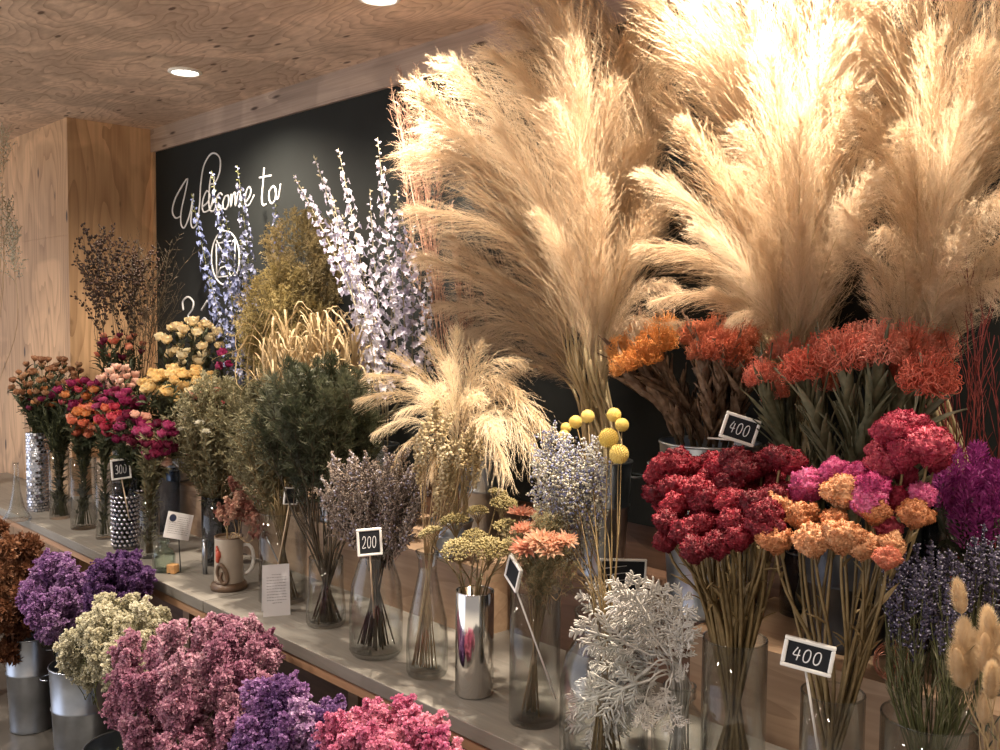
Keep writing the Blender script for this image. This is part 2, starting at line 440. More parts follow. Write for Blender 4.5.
def pincushion(seed, R=0.046, n=420):
    r = random.Random(seed); mb = MB(); V, Fc = ico(3)
    mb.add([Vector((p.x * .36, p.y * .36, p.z * .34)) * R * (1 + .15 * noise.noise(p * 4)) for p in V], Fc)
    for i in range(n):
        u = 1 - (i + .5) / n * 1.45
        a = i * 2.39996 + r.uniform(-.15, .15); q = math.sqrt(max(0, 1 - u * u))
        d = Vector((q * math.cos(a), q * math.sin(a), u * 0.85)).normalized()
        b = Vector((d.x * .3, d.y * .3, d.z * .26)) * R
        l = R * r.uniform(.78, 1.04)
        tip = d * l + Vector((0, 0, .1 * R)) + rdir(r) * R * .10
        side = d.cross(Vector((0, 0, 1)))
        side = side.normalized() if side.length > .01 else Vector((1, 0, 0))
        hook = tip - d * R * r.uniform(.05, .30) + side * R * r.uniform(-.35, .35) + Vector((0, 0, R * r.uniform(.0, .25)))
        pts = bez(b, b + d * l * .45 - Vector((0, 0, .12 * R)), tip + d * R * .20, hook, 6)
        mb.tube(pts, [R * .016, R * .016, R * .015, R * .014, R * .013, R * .013, R * .021], 3, 0, False)
    for i in range(12):
        petal(mb, Matrix.Rotation(i * 2.4, 4, 'Z') @ Matrix.Translation((0, 0, -R * .45)), R * .5, R * .2, 1.1, .5, .1, 3, 0, True, mi=1, r=r)
    return mb
def strawflower(seed, R=0.028):
    r = random.Random(seed); mb = MB()
    for ring, (a0, a1, l, n) in enumerate(((1.25, 1.5, 1.0, 12), (1.0, 1.15, .95, 12), (.7, .8, .85, 10), (.4, .35, .7, 9), (.15, .05, .5, 7))):
        for k in range(n):
            petal(mb, Matrix.Rotation(k * 2 * PI / n + ring * .4 + r.uniform(-.15, .15), 4, 'Z'), R * l * r.uniform(.85, 1.15), R * .4, a0, a1 + r.uniform(-.2, .2), .25, 3, .001, True, crinkle=.04, r=r)
    return mb
def ball(seed, R=0.013, bumps=220):
    mb = MB(); V, Fc = ico(3)
    mb.add([p * R * .93 for p in V], Fc)
    for i in range(bumps):
        u = 1 - 2 * (i + .5) / bumps; a = i * 2.39996; q = math.sqrt(1 - u * u)
        d = Vector((q * math.cos(a), q * math.sin(a), u))
        mb.octa(d * R * .95, R * .095, 0, d, 1.1)
    return mb
def umbel(seed, R=0.03, n=150):
    """flat-domed head of small clustered florets on rays"""
    r = random.Random(seed); mb = MB()
    for i in range(18):
        a = i * 2.4; q = math.sqrt((i + .5) / 18)
        e = Vector((q * math.cos(a) * R * .85, q * math.sin(a) * R * .85, R * (.35 + .35 * (1 - q * q))))
        mb.tube(bez(Vector((0, 0, -R * .9)), Vector((0, 0, -R * .3)), e * .8, e, 4), R * .025, 3, 1, False)
    for i in range(n):
        u = (i + .5) / n; a = i * 2.39996; q = math.sqrt(u)
        p = Vector((q * math.cos(a), q * math.sin(a), 0)) * R + Vector((0, 0, R * (.45 + .55 * math.sqrt(max(0, 1 - u)) + r.uniform(-.07, .12) + .12 * noise.noise(Vector((q * math.cos(a) * 3, q * math.sin(a) * 3, seed))))))
        d = Vector((p.x, p.y, p.z)).normalized()
        for _ in range(2): mb.octa(p + rdir(r) * R * .07, R * r.uniform(.06, .10), 0, d, 1.5)
    return mb
def delphinium(seed, L=0.42, n=54, fl=0.0125):
    r = random.Random(seed); mb = MB()
    bend = Vector((r.uniform(-.04, .04), r.uniform(-.04, .04), 0))
    ax = lambda t: Vector((0, 0, L * t)) + bend * (t * t)
    mb.tube([ax(i / 8) for i in range(9)], [.0022 * (1 - .08 * i) for i in range(9)], 5, 1)
    for i in range(n):
        t = (i + r.uniform(0, .6)) / n; a = i * 2.4 + r.uniform(-.4, .4)
        out = Vector((math.cos(a), math.sin(a), r.uniform(.0, .6))).normalized()
        c = ax(t); reach = fl * (1.5 * (1 - t) + .35) * r.uniform(.7, 1.3)
        p = c + out * reach
        mb.tube([c, p], .0007, 3, 1, False)
        s = fl * (1.15 - .55 * t) * r.uniform(.8, 1.15)
        if t > .86:
            mb.octa(p, s * .42, 0 if r.random() < .5 else 1, out, 1.9)
            continue
        Mx = Matrix.Translation(p) @ aim(out, r.uniform(0, 6))
        for k in range(5):
            petal(mb, Mx @ Matrix.Rotation(k * 1.2566 + r.uniform(-.25, .25), 4, 'Z'), s * r.uniform(.9, 1.2), s * .95, r.uniform(.4, 1.0), r.uniform(1.0, 1.7), .18, 2, 0, mi=0, crinkle=.07, r=r)
        petal(mb, Mx, s * .9, s * .35, 2.9, 3.1, .1, 2, 0, True, mi=0, r=r)
        if r.random() < .3: mb.octa(p, s * .3, 2, out, 1.0)
    return mb
def spray(seed, L=0.3, nb=12, ang=0.6, nsub=3, leaf=None, tw=0.0009, curve=0.35, start=.15, mi=1, blen=.55, wob=.03, step=5):
    """a twig along +Z with nb side twigs; leaf(mb, pos, dir, r) decorates them"""
    r = random.Random(seed); mb = MB()
    wv = Vector((r.uniform(-1, 1), r.uniform(-1, 1), 0)) * wob
    ax = lambda t: Vector((0, 0, L * t)) + wv * math.sin(t * 3)
    mb.tube([ax(i / 6) for i in range(7)], [tw * 1.5 * (1 - i * .09) for i in range(7)], 4, mi, False)
    for i in range(nb):
        t = start + (1 - start) * (i + r.uniform(0, .8)) / nb
        a = i * 2.4 + r.uniform(-.5, .5); c = ax(min(t, 1))
        al = ang * r.uniform(.7, 1.25)
        d = Vector((math.cos(a) * math.sin(al), math.sin(a) * math.sin(al), math.cos(al)))
        bl = L * blen * (1.1 - .75 * t) * r.uniform(.7, 1.2)
        upv = Vector((0, 0, 1)) * bl * curve
        pts = [c + d * bl * s + upv * s * s + rdir(r) * bl * .025 for s in [k / step for k in range(step + 1)]]
        pts[0] = c
        mb.tube(pts, [tw * (1 - .1 * k) for k in range(step + 1)], 3, mi, False)
        for k in range(1, step + 1):
            dd = (pts[k] - pts[k - 1]).normalized()
            if leaf: leaf(mb, pts[k], dd, r)
            for q in range(nsub):
                sd = (dd * 1.0 + rdir(r) * .9).normalized(); sl = bl * r.uniform(.12, .28)
                e = pts[k] + sd * sl; m_ = pts[k] + sd * sl * .5 + rdir(r) * sl * .08
                mb.tube([pts[k], m_, e], tw * .6, 3, mi, False)
                if leaf: leaf(mb, e, sd, r); leaf(mb, m_, sd, r)
    return mb
def lf_needle(l, w, k=3, mi=0, spread=.8):
    def f(mb, p, d, r):
        for _ in range(k):
            q = (d + rdir(r) * spread).normalized(); s = q.orthogonal().normalized()
            ll = l * r.uniform(.6, 1.2)
            m_ = p + q * ll * .5; e = p + q * ll + Vector((0, 0, ll * r.uniform(-.1, .15)))
            b = len(mb.v); mb.v += [tuple(p), tuple(m_ + s * w), tuple(e), tuple(m_ - s * w)]
            mb.f.append((b, b + 1, b + 2, b + 3)); mb.m.append(mi)
    return f
def lf_bud(rad, l=1.3, k=1, mi=0, jit=0.0, alt=None, palt=0.0):
    def f(mb, p, d, r):
        for _ in range(k):
            mm = alt if alt is not None and r.random() < palt else mi
            mb.octa(p + rdir(r) * jit, rad * r.uniform(.7, 1.25), mm, (d + rdir(r) * .3), l)
    return f
def lf_cup(rad, l, k=2, jit=0.004, mi=0):
    def f(mb, p, d, r):
        for _ in range(k): mb.cup(p + rdir(r) * jit, (d + rdir(r) * .8).normalized(), rad * r.uniform(.7, 1.2), l, 5, mi)
    return f
def lf_blade(l, w, k=1, mi=0, spread=.9):
    def f(mb, p, d, r):
        for _ in range(k):
            q = (d + rdir(r) * spread).normalized()
            petal(mb, Matrix.Translation(p) @ aim(q, r.uniform(0, 6)), l * r.uniform(.7, 1.2), w, r.uniform(0, .3), r.uniform(.2, .9), .1, 2, 0, True, mi=mi, r=r)
    return f
def plume(seed, arch=0.12, nbr=280, blen=0.25, hairs=36, sag=0.5, w0=0.0006, side_bias=0.0):
    """pampas plume: base at the origin, tip at (0,0,1); arched to -X, gravity along +X*arch side"""
    r = random.Random(seed); mb = MB()
    ax = lambda t: Vector((-arch * math.sin(PI * t), 0, t))
    mb.tube([ax(i / 10) for i in range(11)], [.004 * (1 - .085 * i) for i in range(11)], 5, 1, False)
    g = Vector((sag * arch * 3.0 + .05, 0, -.12 * sag))
    for i in range(nbr):
        t = .03 + .97 * ((i + r.random()) / nbr) ** 0.85
        c = ax(t); tg = (ax(min(1, t + .02)) - ax(t - .02)).normalized()
        a = i * 2.4 + r.uniform(-.6, .6)
        o = Vector((math.cos(a), math.sin(a), 0))
        env = (math.sin(PI * min(1, .16 + t * .80)) ** .8)
        bl = blen * env * r.uniform(.55, 1.15) + .02
        op = r.uniform(.25, .62)
        d = (tg + o * op).normalized()
        pts = [c + d * bl * s + (tg * .25 + g + rdir(r) * .10) * bl * s * s for s in (0, .25, .5, .75, 1.0)]
        sd = d.cross(rdir(r))
        sd = sd.normalized() if sd.length > .01 else Vector((1, 0, 0))
        mb.ribbon(pts, [w0 * 1.6, w0 * 1.5, w0 * 1.3, w0, w0 * .5], sd, 0)
        for h in range(hairs):
            s = (.12 + .88 * (h + r.random()) / hairs) * 3.999
            k = int(s); fq = s - k
            p = pts[k].lerp(pts[k + 1], fq)
            dd = (pts[k + 1] - pts[k]).normalized()
            hd = (dd * 1.25 + rdir(r) * .75).normalized()
            hl = r.uniform(.014, .034)
            e = p + hd * hl + g * hl * .4
            ss = hd.cross(rdir(r))
            ss = (ss.normalized() if ss.length > .01 else Vector((1, 0, 0))) * w0
            mb.tri(p - ss, p + ss, e, 0)
    return mb
def cspike(seed, L=0.07):
    """plumed celosia: pointed brush of upward bracts"""
    r = random.Random(seed); mb = MB()
    n = 170
    for i in range(n):
        t = (i + r.random()) / n; a = i * 2.4
        o = Vector((math.cos(a), math.sin(a), 0))
        p = Vector((0, 0, t * L)) + o * L * .17 * math.sin(PI * (.25 + .75 * t)) ** .7 * r.uniform(.5, 1)
        d = (o * .8 + Vector((0, 0, .9))).normalized()
        petal(mb, Matrix.Translation(p) @ aim(d, r.uniform(0, 6)), L * .15, L * .06, 0, .4, .1, 2, 0, True, r=r)
    return mb
def lavender(seed, L=0.045):
    r = random.Random(seed); mb = MB()
    mb.tube([(0, 0, 0), (0, 0, L)], .0008, 3, 1, False)
    for k in range(9):
        z = L * (k / 9) ** .8 + r.uniform(-.002, .002)
        for j in range(6):
            if r.random() < .25: continue
            a = r.uniform(0, 6.28); o = Vector((math.cos(a), math.sin(a), .5)).normalized()
            p = Vector((0, 0, z + r.uniform(-.002, .002))) + o * r.uniform(.001, .0042)
            mb.octa(p, .0021 * r.uniform(.8, 1.2), 0, o + Vector((0, 0, .6)), 1.8)
            if r.random() < .35: mb.octa(p + o * .003, .0014, 2, o, 1.2)
    return mb
def bunnytail(seed, L=0.046, R=0.0095):
    r = random.Random(seed); mb = MB(); V, Fc = ico(3)
    mb.add([Vector((p.x * R * .66, p.y * R * .66, L * .5 + p.z * L * .46)) for p in V], Fc)
    for i in range(1500):
        u = 1 - 2 * (i + .5) / 1500; a = i * 2.39996; q = math.sqrt(1 - u * u)
        p = Vector((q * math.cos(a) * R * .65, q * math.sin(a) * R * .65, L * .5 + u * L * .5))
        d = (Vector((q * math.cos(a), q * math.sin(a), u * .5 + .9)) + rdir(r) * .25).normalized()
        s = d.orthogonal().normalized() * .0003
        mb.tri(p - s, p + s, p + d * r.uniform(.004, .010), 0)
    return mb
def dustyleaf(seed, L=0.11, W=0.05):
    """silver leaf cut into branching lobes"""
    r = random.Random(seed); mb = MB()
    def lobe(p, d, nrm, l, w, lev):
        n = 5; pts = [p]; q = p.copy(); dd = d.copy(); bend = r.uniform(-.08, .08); sd = dd.cross(nrm).normalized()
        for i in range(n):
            dd = (dd + sd * bend + nrm * r.uniform(-.03, .08)).normalized(); q = q + dd * l / n; pts.append(q.copy())
        for i in range(n + 1):
            pass
        ws = [w * (.8 + .2 * math.sin(PI * i / n)) * (1 if i < n else .7) for i in range(n + 1)]
        top = []
        for i, pt in enumerate(pts):
            s = sd * ws[i]; h = nrm * w * .55
            top.append([pt - s, pt + h, pt + s, pt - h * .6])
        mb.quadstrip(top, 0, True)
        b = len(mb.v) - 4; mb.f.append((b, b + 1, b + 2, b + 3)); mb.m.append(0)
        if lev > 0:
            for i in range(1, n + 1):
                for sg in (-1, 1):
                    if i == n and sg == 1 and lev == 1: continue
                    a = r.uniform(.55, .95) * sg
                    nd = (dd * math.cos(a) + sd * math.sin(a) + nrm * r.uniform(-.1, .2)).normalized()
                    lobe(pts[i], nd, nrm, l * (.40 if lev == 2 else .46) * (1.15 - .55 * abs(i / n - .55) * 2) * r.uniform(.8, 1.15), w * .78, lev - 1)
    lobe(Vector((0, 0, 0)), Vector((0, 0, 1)), Vector((0, 1, 0)), L, .0030, 2)
    return mb
def strapleaves(seed, L, n, w, a0=.15, a1=.6, zlo=.1, zhi=.75, mi=0):
    """strap leaves up a stem of length L along +Z"""
    r = random.Random(seed); mb = MB()
    for i in range(n):
        z = L * (zlo + (zhi - zlo) * (i + r.random()) / n)
        Mx = Matrix.Translation((0, 0, z)) @ Matrix.Rotation(i * 2.4 + r.uniform(-.4, .4), 4, 'Z')
        petal(mb, Mx, w * r.uniform(4.5, 7.5), w, a0 * r.uniform(.6, 1.4), a1 * r.uniform(.4, 1.4), .12, 5, .001, True, mi=mi, r=r)
    return mb

# ------------------------------------------------------------------ bunches: stems that stand in a vessel, each stem its own thing
ORD = ['', 'second', 'third', 'fourth', 'fifth', 'sixth', 'seventh', 'eighth', 'ninth', 'tenth', 'eleventh']
def label_members(items, desc, loc, group):
    """items: (thing, head position). Every label says which stem of the bunch it is."""
    px = [(proj(p), o) for o, p in items]
    px.sort(key=lambda q: q[0][0])
    n = len(px)
    if n == 1:
        px[0][1]['label'] = f'{desc} {loc}'; return
    if n <= 12:
        for i, (_, o) in enumerate(px):
            w_ = 'leftmost' if i == 0 else 'rightmost' if i == n - 1 else (ORD[i] + ' from the left' if i < 7 else ORD[n - 1 - i] + ' from the right')
            o['label'] = f'{desc} {loc}, {w_}'
            o['group'] = group
        return
    left, right = px[0][1], px[-1][1]
    rest = px[1:-1]
    topm = min(rest, key=lambda q: q[0][1])[1]
    low = max((q for q in rest if q[1] is not topm), key=lambda q: q[0][1])[1]
    x0, x1 = px[0][0][0], px[-1][0][0]
    for (x, y), o in px:
        if o is left: s = 'leftmost'
        elif o is right: s = 'rightmost'
        elif o is topm: s = 'topmost'
        elif o is low: s = 'lowest'
        else:
            t = (x - x0) / max(1, x1 - x0)
            s = 'in its left third' if t < .34 else 'in its middle' if t < .67 else 'in its right third'
        o['label'] = f'{desc} {loc}, {s}'
        o['group'] = group
def ves(x, y, z0, z1, rb, rn):
    return dict(c=Vector((x, y, 0)), z0=z0, z1=z1, rb=rb, rn=rn)
def dome(cx, cy, rx, ry, Y, n, seed, fd=0.8, inner=.35, Rz=None):
    """n spread points of an ellipsoid whose centre is seen at (cx, cy) at depth plane Y"""
    r = random.Random(seed); P = onY(cx, cy, Y); k = depth(P) / F_PX
    pts = []
    for i in range(n):
        best = None; bd = -1
        for _ in range(14):
            d = rdir(r); s = r.uniform(inner, 1) ** .6
            q = P + Vector((d.x * rx * k * s * 1.0, d.y * rx * k * s * fd, d.z * ry * k * s))
            if q.y > -0.03: q.y = -0.03 - r.random() * .05
            if q.x < -4.56 and q.y > -.45: q.x = -4.56 + r.random() * .05
            m = min(((q - a).length for a in pts), default=9)
            if m > bd: bd = m; best = q
        pts.append(best)
    return pts
def at(lst, Y, jit=.03, seed=0):
    r = random.Random(seed)
    return [(onY(a[0], a[1], (a[3] if len(a) > 3 else Y + r.uniform(-jit, jit))), a[2] if len(a) > 2 else 1.0) for a in lst]
def bunch(name, desc, loc, cat, tips, vs, heads, stem_mat, stem_r=.0016, hl=0.0, leaf=None, leafmat='leaf_deep', headname='flower_head',
          out=.5, size=1.0, jit=.15, seed=1, rise=0.0, group=None, n_sides=4, hub=None, upb=0.35):
    r = random.Random(seed); items = []
    group = group or f'{name.replace("_", " ")} stems {loc}'
    for T in tips:
        s = size
        if isinstance(T, tuple): T, s = T[0], T[1] * size
        s *= r.uniform(1 - jit, 1 + jit)
        c = vs['c']
        h = Vector((T.x - c.x, T.y - c.y, 0)); hd = h.normalized() if h.length > 1e-4 else Vector((1, 0, 0))
        tw_ = Vector((-hd.y, hd.x, 0)) * r.uniform(-.5, .5)
        Nk = Vector((c.x, c.y, vs['z1'])) + (hd * min(1, h.length / (vs['rn'] * 1.2)) + tw_).normalized() * vs['rn'] * r.uniform(.25, .85)
        B = Vector((c.x, c.y, vs['z0'] + .012)) - (hd + tw_ * 1.5).normalized() * vs['rb'] * r.uniform(.25, .98)
        od = (T - Nk).normalized() if (T - Nk).length > .01 else Vector((0, 0, 1))
        od = (od * out + Vector((0, 0, 1)) * upb * (1 - out) * 2 + rdir(r) * .10).normalized()
        E_ = T - od * hl * s
        if (E_ - Nk).length < .03: E_ = Nk + od * .03
        ln = (E_ - Nk).length
        d0 = (Nk - B).normalized()
        path = [B, B.lerp(Nk, .5)] + bez(Nk, Nk + d0 * ln * .4, E_ - od * ln * .35, E_, 7)
        loc_ = Vector((B.x, B.y, B.z))
        th = thing(name, '', cat, loc_, group)
        mb = MB(); mb.tube([p - loc_ for p in path], [stem_r * (1.1 - .05 * i) for i in range(len(path))], n_sides)
        so = link('stem', mb.mesh('stem', MT[stem_mat]), th)
        if leaf:
            lm = MB(); k0 = leaf.get('from', 2); cnt = leaf['n']
            for i in range(cnt):
                t = (i + r.random()) / cnt; t = leaf.get('lo', .1) + (leaf.get('hi', .9) - leaf.get('lo', .1)) * t
                f_ = min(8.99, max(.1, 2 + t * 6.999)); k = int(f_); p = path[k].lerp(path[min(k + 1, 9 - 0) if k + 1 < len(path) else k], f_ - k)
                dd = (path[min(k + 1, len(path) - 1)] - path[max(k - 1, 0)]).normalized()
                L_ = leaf['l'] * r.uniform(.6, 1.2)
                Mx = Matrix.Translation(p - loc_) @ aim(dd, r.uniform(0, 6.28))
                petal(lm, Mx, L_, leaf['w'] * r.uniform(.8, 1.2), leaf.get('a0', .5), leaf.get('a1', 1.1) * r.uniform(.5, 1.3), .12, leaf.get('seg', 4), 0, True, r=r, crinkle=leaf.get('cr', .03))
            link('leaves', lm.mesh('leaves', MT[leafmat], True), so)
        me = heads[r.randrange(len(heads))]
        Mh = Matrix.Translation(E_ - loc_) @ aim(od, r.uniform(0, 6.28)) @ Matrix.Scale(s, 4)
        link(headname, me, th, mat=Mh)
        items.append((th, T))
    label_members(items, desc, loc, group)
    return items
def variants(fn, mats, n=3, nm='flower_head', **kw):
    mats = [MT[m] if isinstance(m, str) else m for m in mats]
    return [fn(i * 7 + 3, **kw).mesh(nm, mats) for i in range(n)]
def recol(ms, mats):
    out_ = []
    for m in ms:
        c = m.copy()
        for i, x in enumerate(mats): c.materials[i] = MT[x] if isinstance(x, str) else x
        out_.append(c)
    return out_

# ------------------------------------------------------------------ vessels and signs
def glass_vase(name, label, x, y, r, h, z=SHELF, prof=None, mat='glass', cat='vase', group=None, t=.0025, n=40):
    """prof: list of (radius factor, height factor) of the outer wall; without it a cylinder"""
    prof = prof or [(1, .0), (1, 1)]
    th = thing(name, label, cat, (x, y, z), group)
    mb = MB(); outer = [(a * r, max(.001, b * h)) for a, b in prof]
    base = [(0.0005, .0005), (outer[0][0] * .96, .0005)]
    inner = [(max(.002, a - t), b) for a, b in reversed(outer) if b > .012] + [(outer[0][0] * .93, .013), (.0005, .011)]
    mb.lathe(base + outer + inner, n)
    bo = link('body', mb.mesh('vase_body', MT[mat]), th)
    rm = MB(); R = outer[-1][0] - t * .5
    rm.tube([(R * math.cos(a), R * math.sin(a), h) for a in [2 * PI * i / 36 for i in range(37)]], .0019, 6, 0, False)
    link('rim', rm.mesh('vase_rim', MT[mat]), bo)
    return th
def zinc_bucket(name, label, x, y, r0, r1, h, z, mat='zinc', group=None, handles=True, cat='bucket'):
    th = thing(name, label, cat, (x, y, z), group)
    mb = MB(); k = .62; rk = r0 + (r1 - r0) * k
    mb.lathe([(.0005, .002), (r0 * .97, .002), (r0, 0), (r0 * 1.02, .006), (r0 * 1.0, .012), (rk, h * k - .004), (rk + .004, h * k), (rk, h * k + .004), (r1, h - .004)], 40)
    mb.lathe([(r1 - .002, h), (rk - .002, h * k), (r0 - .002, .01), (.0005, .01)], 40)
    bo = link('body', mb.mesh('bucket_body', MT[mat]), th)
    rm = MB(); rm.tube([(r1 * math.cos(a), r1 * math.sin(a), h) for a in [2 * PI * i / 40 for i in range(41)]], .0032, 7, 0, False)
    link('rim', rm.mesh('bucket_rim', MT[mat]), bo)
    if handles:
        for sg in (-1, 1):
            hb = MB(); a0 = -2.2 if sg < 0 else .6
            o = Vector((math.cos(a0), math.sin(a0), 0)); s = Vector((-o.y, o.x, 0)); c = o * r1 + Vector((0, 0, h * .88))
            hb.tube(bez(c - s * .03, c - s * .03 + o * .04, c + s * .03 + o * .04, c + s * .03, 8), .0022, 6)
            link('handle', hb.mesh('bucket_handle', MT[mat]), th)
    return th
GLY = {
    '0': [[(.5, 1), (.2, .85), (.1, .5), (.2, .12), (.5, 0), (.8, .15), (.9, .5), (.8, .88), (.5, 1)]],
    '2': [[(.1, .75), (.3, 1), (.7, .98), (.85, .75), (.6, .4), (.1, .02), (.95, .06)]],
    '3': [[(.15, .85), (.45, 1), (.8, .85), (.75, .6), (.4, .52), (.85, .4), (.9, .15), (.5, 0), (.1, .1)]],
    '4': [[(.45, 1), (.1, .4), (.95, .42)], [(.72, .85), (.66, 0)]],
    '1': [[(.3, .8), (.55, 1), (.5, 0)]],
}
def strokes_text(mb, txt, x0, z0, wd, ht, y, r, gap=.25, mi=0, slant=.15):
    n = len(txt); cw = wd / (n + gap * (n - 1))
    for i, ch in enumerate(txt):
        for st in GLY.get(ch, []):
            pts = [Vector((x0 + i * cw * (1 + gap) + (a + slant * b) * cw, y, z0 + b * ht)) for a, b in st]
            fine = []
            for k in range(len(pts) - 1):
                p0 = pts[max(k - 1, 0)]; p1 = pts[k]; p2 = pts[k + 1]; p3 = pts[min(k + 2, len(pts) - 1)]
                for q in range(4):
                    t = q / 4
                    fine.append(.5 * ((2 * p1) + (p2 - p0) * t + (2 * p0 - 5 * p1 + 4 * p2 - p3) * t * t + (3 * p1 - p0 - 3 * p2 + p3) * t ** 3))
            fine.append(pts[-1])
            mb.tube(fine, r, 4, mi)
def price_sign(label, px, py, Y, wd, ht, txt, yaw=0, roll=0, stick=None, stickmat='pick', frame='white', pitch=0, name='price_sign', t=.004, fr=.1):
    """small framed slate on a pick; local X runs across the panel and -Y faces the viewer's side"""
    P = onY(px, py, Y); d = CAM - P; base = math.atan2(d.y, d.x) + PI / 2
    th = thing(name, label, 'price sign', P)
    th.rotation_euler = (0, 0, base + math.radians(yaw))
    R3 = Matrix.Rotation(math.radians(roll), 4, 'Y') @ Matrix.Rotation(math.radians(pitch), 4, 'X')
    f = wd * fr
    mb = MB(); hw, hh = wd / 2, ht / 2
    for lo, hi in (((-hw, -t, -hh), (hw, t, -hh + f)), ((-hw, -t, hh - f), (hw, t, hh)), ((-hw, -t, -hh + f), (-hw + f, t, hh - f)), ((hw - f, -t, -hh + f), (hw, t, hh - f))): mb.box(lo, hi)
    o = link('frame', mb.mesh('sign_frame', MT[frame], False), th, mat=R3)
    bv = o.modifiers.new('soft_edges', 'BEVEL'); bv.width = f * .3; bv.segments = 2; bv.limit_method = 'ANGLE'
    mb = MB(); mb.box((-hw + f * .8, -t * .5, -hh + f * .8), (hw - f * .8, t * .8, hh - f * .8))
    sl = link('slate', mb.mesh('sign_slate', MT['slate'], False), th, mat=R3)
    if txt:
        mb = MB(); strokes_text(mb, txt, -hw * .62, -hh * .42, wd * .56, ht * .42, -t * .55, wd * .016)
        link('lettering', mb.mesh('sign_lettering', MT['chalk']), sl)
    if stick is not None:
        bpy.context.view_layer.update()
        S = th.matrix_world.inverted() @ onY(*stick) if len(stick) == 3 else th.matrix_world.inverted() @ Vector(stick[:3])
        top = R3 @ Vector((0, t + .002, -hh * .9))
        mb = MB(); mb.tube([top, S], .0021, 6)
        link('stick', mb.mesh('sign_stick', MT[stickmat]), th)
    return th

# ------------------------------------------------------------------ the setting
mb = MB(); mb.box((-8, -3.3, -0.05), (2.2, 0.2, 0)); struct('floor', mb, MT['floor'])
mb = MB(); mb.box((-8, -3.9, CEIL), (2.2, 0.2, CEIL + .05)); struct('ceiling', mb, MT['ceiling'])
mb = MB(); mb.box((-4.645, .016, 0), (2.2, .12, CEIL)); struct('wall_back', mb, MT['crate'])
ZS = onY(67, 235, -.411).z
mb = MB(); mb.box((-8, -.411, 0), (-4.645, .12, ZS - .0015)); mb.box((-8, -.409, ZS - .0015), (-4.647, .12, ZS + .0015)); mb.box((-8, -.411, ZS + .0015), (-4.645, .12, CEIL))
struct('wall_left', mb, MT['column'])
mb = MB(); mb.box((-4.645, -.014, 2.312), (2.2, .016, CEIL)); struct('trim_1', mb, MT['trim'])
mb = MB(); mb.box((-4.645, -.012, .5), (-4.618, .016, 2.312)); struct('trim_2', mb, MT['column'])

# chalkboard with its script
cb = thing('chalkboard', 'large black chalkboard along the wall with white script lettering', 'chalkboard', (0, 0, 0))
mb = MB(); mb.box((-4.618, 0, .95), (2.2, .0155, 2.312)); link('panel', mb.mesh('board_panel', MT['board'], False), cb)
def cr(pts, q=6):
    out_ = []
    for k in range(len(pts) - 1):
        p0 = pts[max(k - 1, 0)]; p1 = pts[k]; p2 = pts[k + 1]; p3 = pts[min(k + 2, len(pts) - 1)]
        for i in range(q):
            t = i / q
            out_.append(.5 * ((2 * p1) + (p2 - p0) * t + (2 * p0 - 5 * p1 + 4 * p2 - p3) * t * t + (3 * p1 - p0 - 3 * p2 + p3) * t ** 3))
    return out_ + [pts[-1]]
def script(strokes, r, name, sx=.2, ox=150, oy=130, smooth=True):
    mb = MB()
    for st in strokes:
        pts = [onY(ox + a * sx, oy + b * sx, -.001) for a, b in st]
        mb.tube(cr(pts) if smooth else pts, r, 5)
    link(name, mb.mesh(name, MT['chalk']), cb)
script([
    [(152, 432), (128, 440), (113, 408), (124, 352), (154, 292), (188, 244), (180, 300), (158, 400), (155, 465), (168, 490), (185, 465), (205, 400), (218, 320), (210, 400), (205, 460), (215, 490), (235, 465), (248, 380), (255, 270), (270, 180), (300, 125), (330, 118), (352, 150), (348, 215), (325, 265), (305, 270)],
    [(262, 385), (290, 360), (300, 325), (285, 305), (268, 340), (262, 385), (270, 410), (295, 400), (318, 360)],
    [(300, 400), (318, 330), (322, 240), (310, 220), (300, 270), (295, 350), (300, 400), (318, 405), (330, 380)],
    [(362, 325), (350, 315), (333, 345), (330, 385), (342, 405), (362, 390)],
    [(378, 330), (366, 360), (368, 392), (382, 395), (394, 365), (392, 330), (378, 330)],
    [(408, 320), (405, 385), (415, 330), (426, 315), (428, 380), (440, 325), (452, 310), (452, 375), (462, 380)],
    [(478, 365), (500, 330), (505, 300), (495, 285), (482, 310), (475, 350), (482, 378), (500, 370), (522, 325)],
    [(572, 188), (566, 270), (560, 350), (568, 378), (582, 370)],
    [(548, 240), (575, 234), (608, 228)],
    [(612, 285), (598, 310), (598, 350), (612, 368), (628, 345), (630, 300), (618, 282), (612, 285)],
    [(628, 300), (636, 345), (645, 335), (655, 268)],
], .0042, 'script_lettering')
el = [(128 + 70 * math.sin(2 * PI * i / 24), 165 - 135 * math.cos(2 * PI * i / 24)) for i in range(25)]
script([el], .0042, 'emblem_ring', .2, 200, 225)
script([[(82, 92), (84, 262)], [(176, 78), (174, 190)], [(84, 78), (112, 135)], [(172, 72), (142, 130)], [(84, 92), (176, 78)], [(82, 262), (104, 215), (128, 205), (158, 262)], [(82, 262), (182, 252)]], .0036, 'emblem_lines', .2, 200, 225, False)
script([[(765, 355), (763, 318), (785, 300), (806, 320), (803, 350), (785, 378), (800, 395), (812, 410)], [(840, 355), (865, 315)], [(838, 410), (850, 388), (864, 400), (872, 430)]], .0052, 'figure_marks', .24, 0, 225)

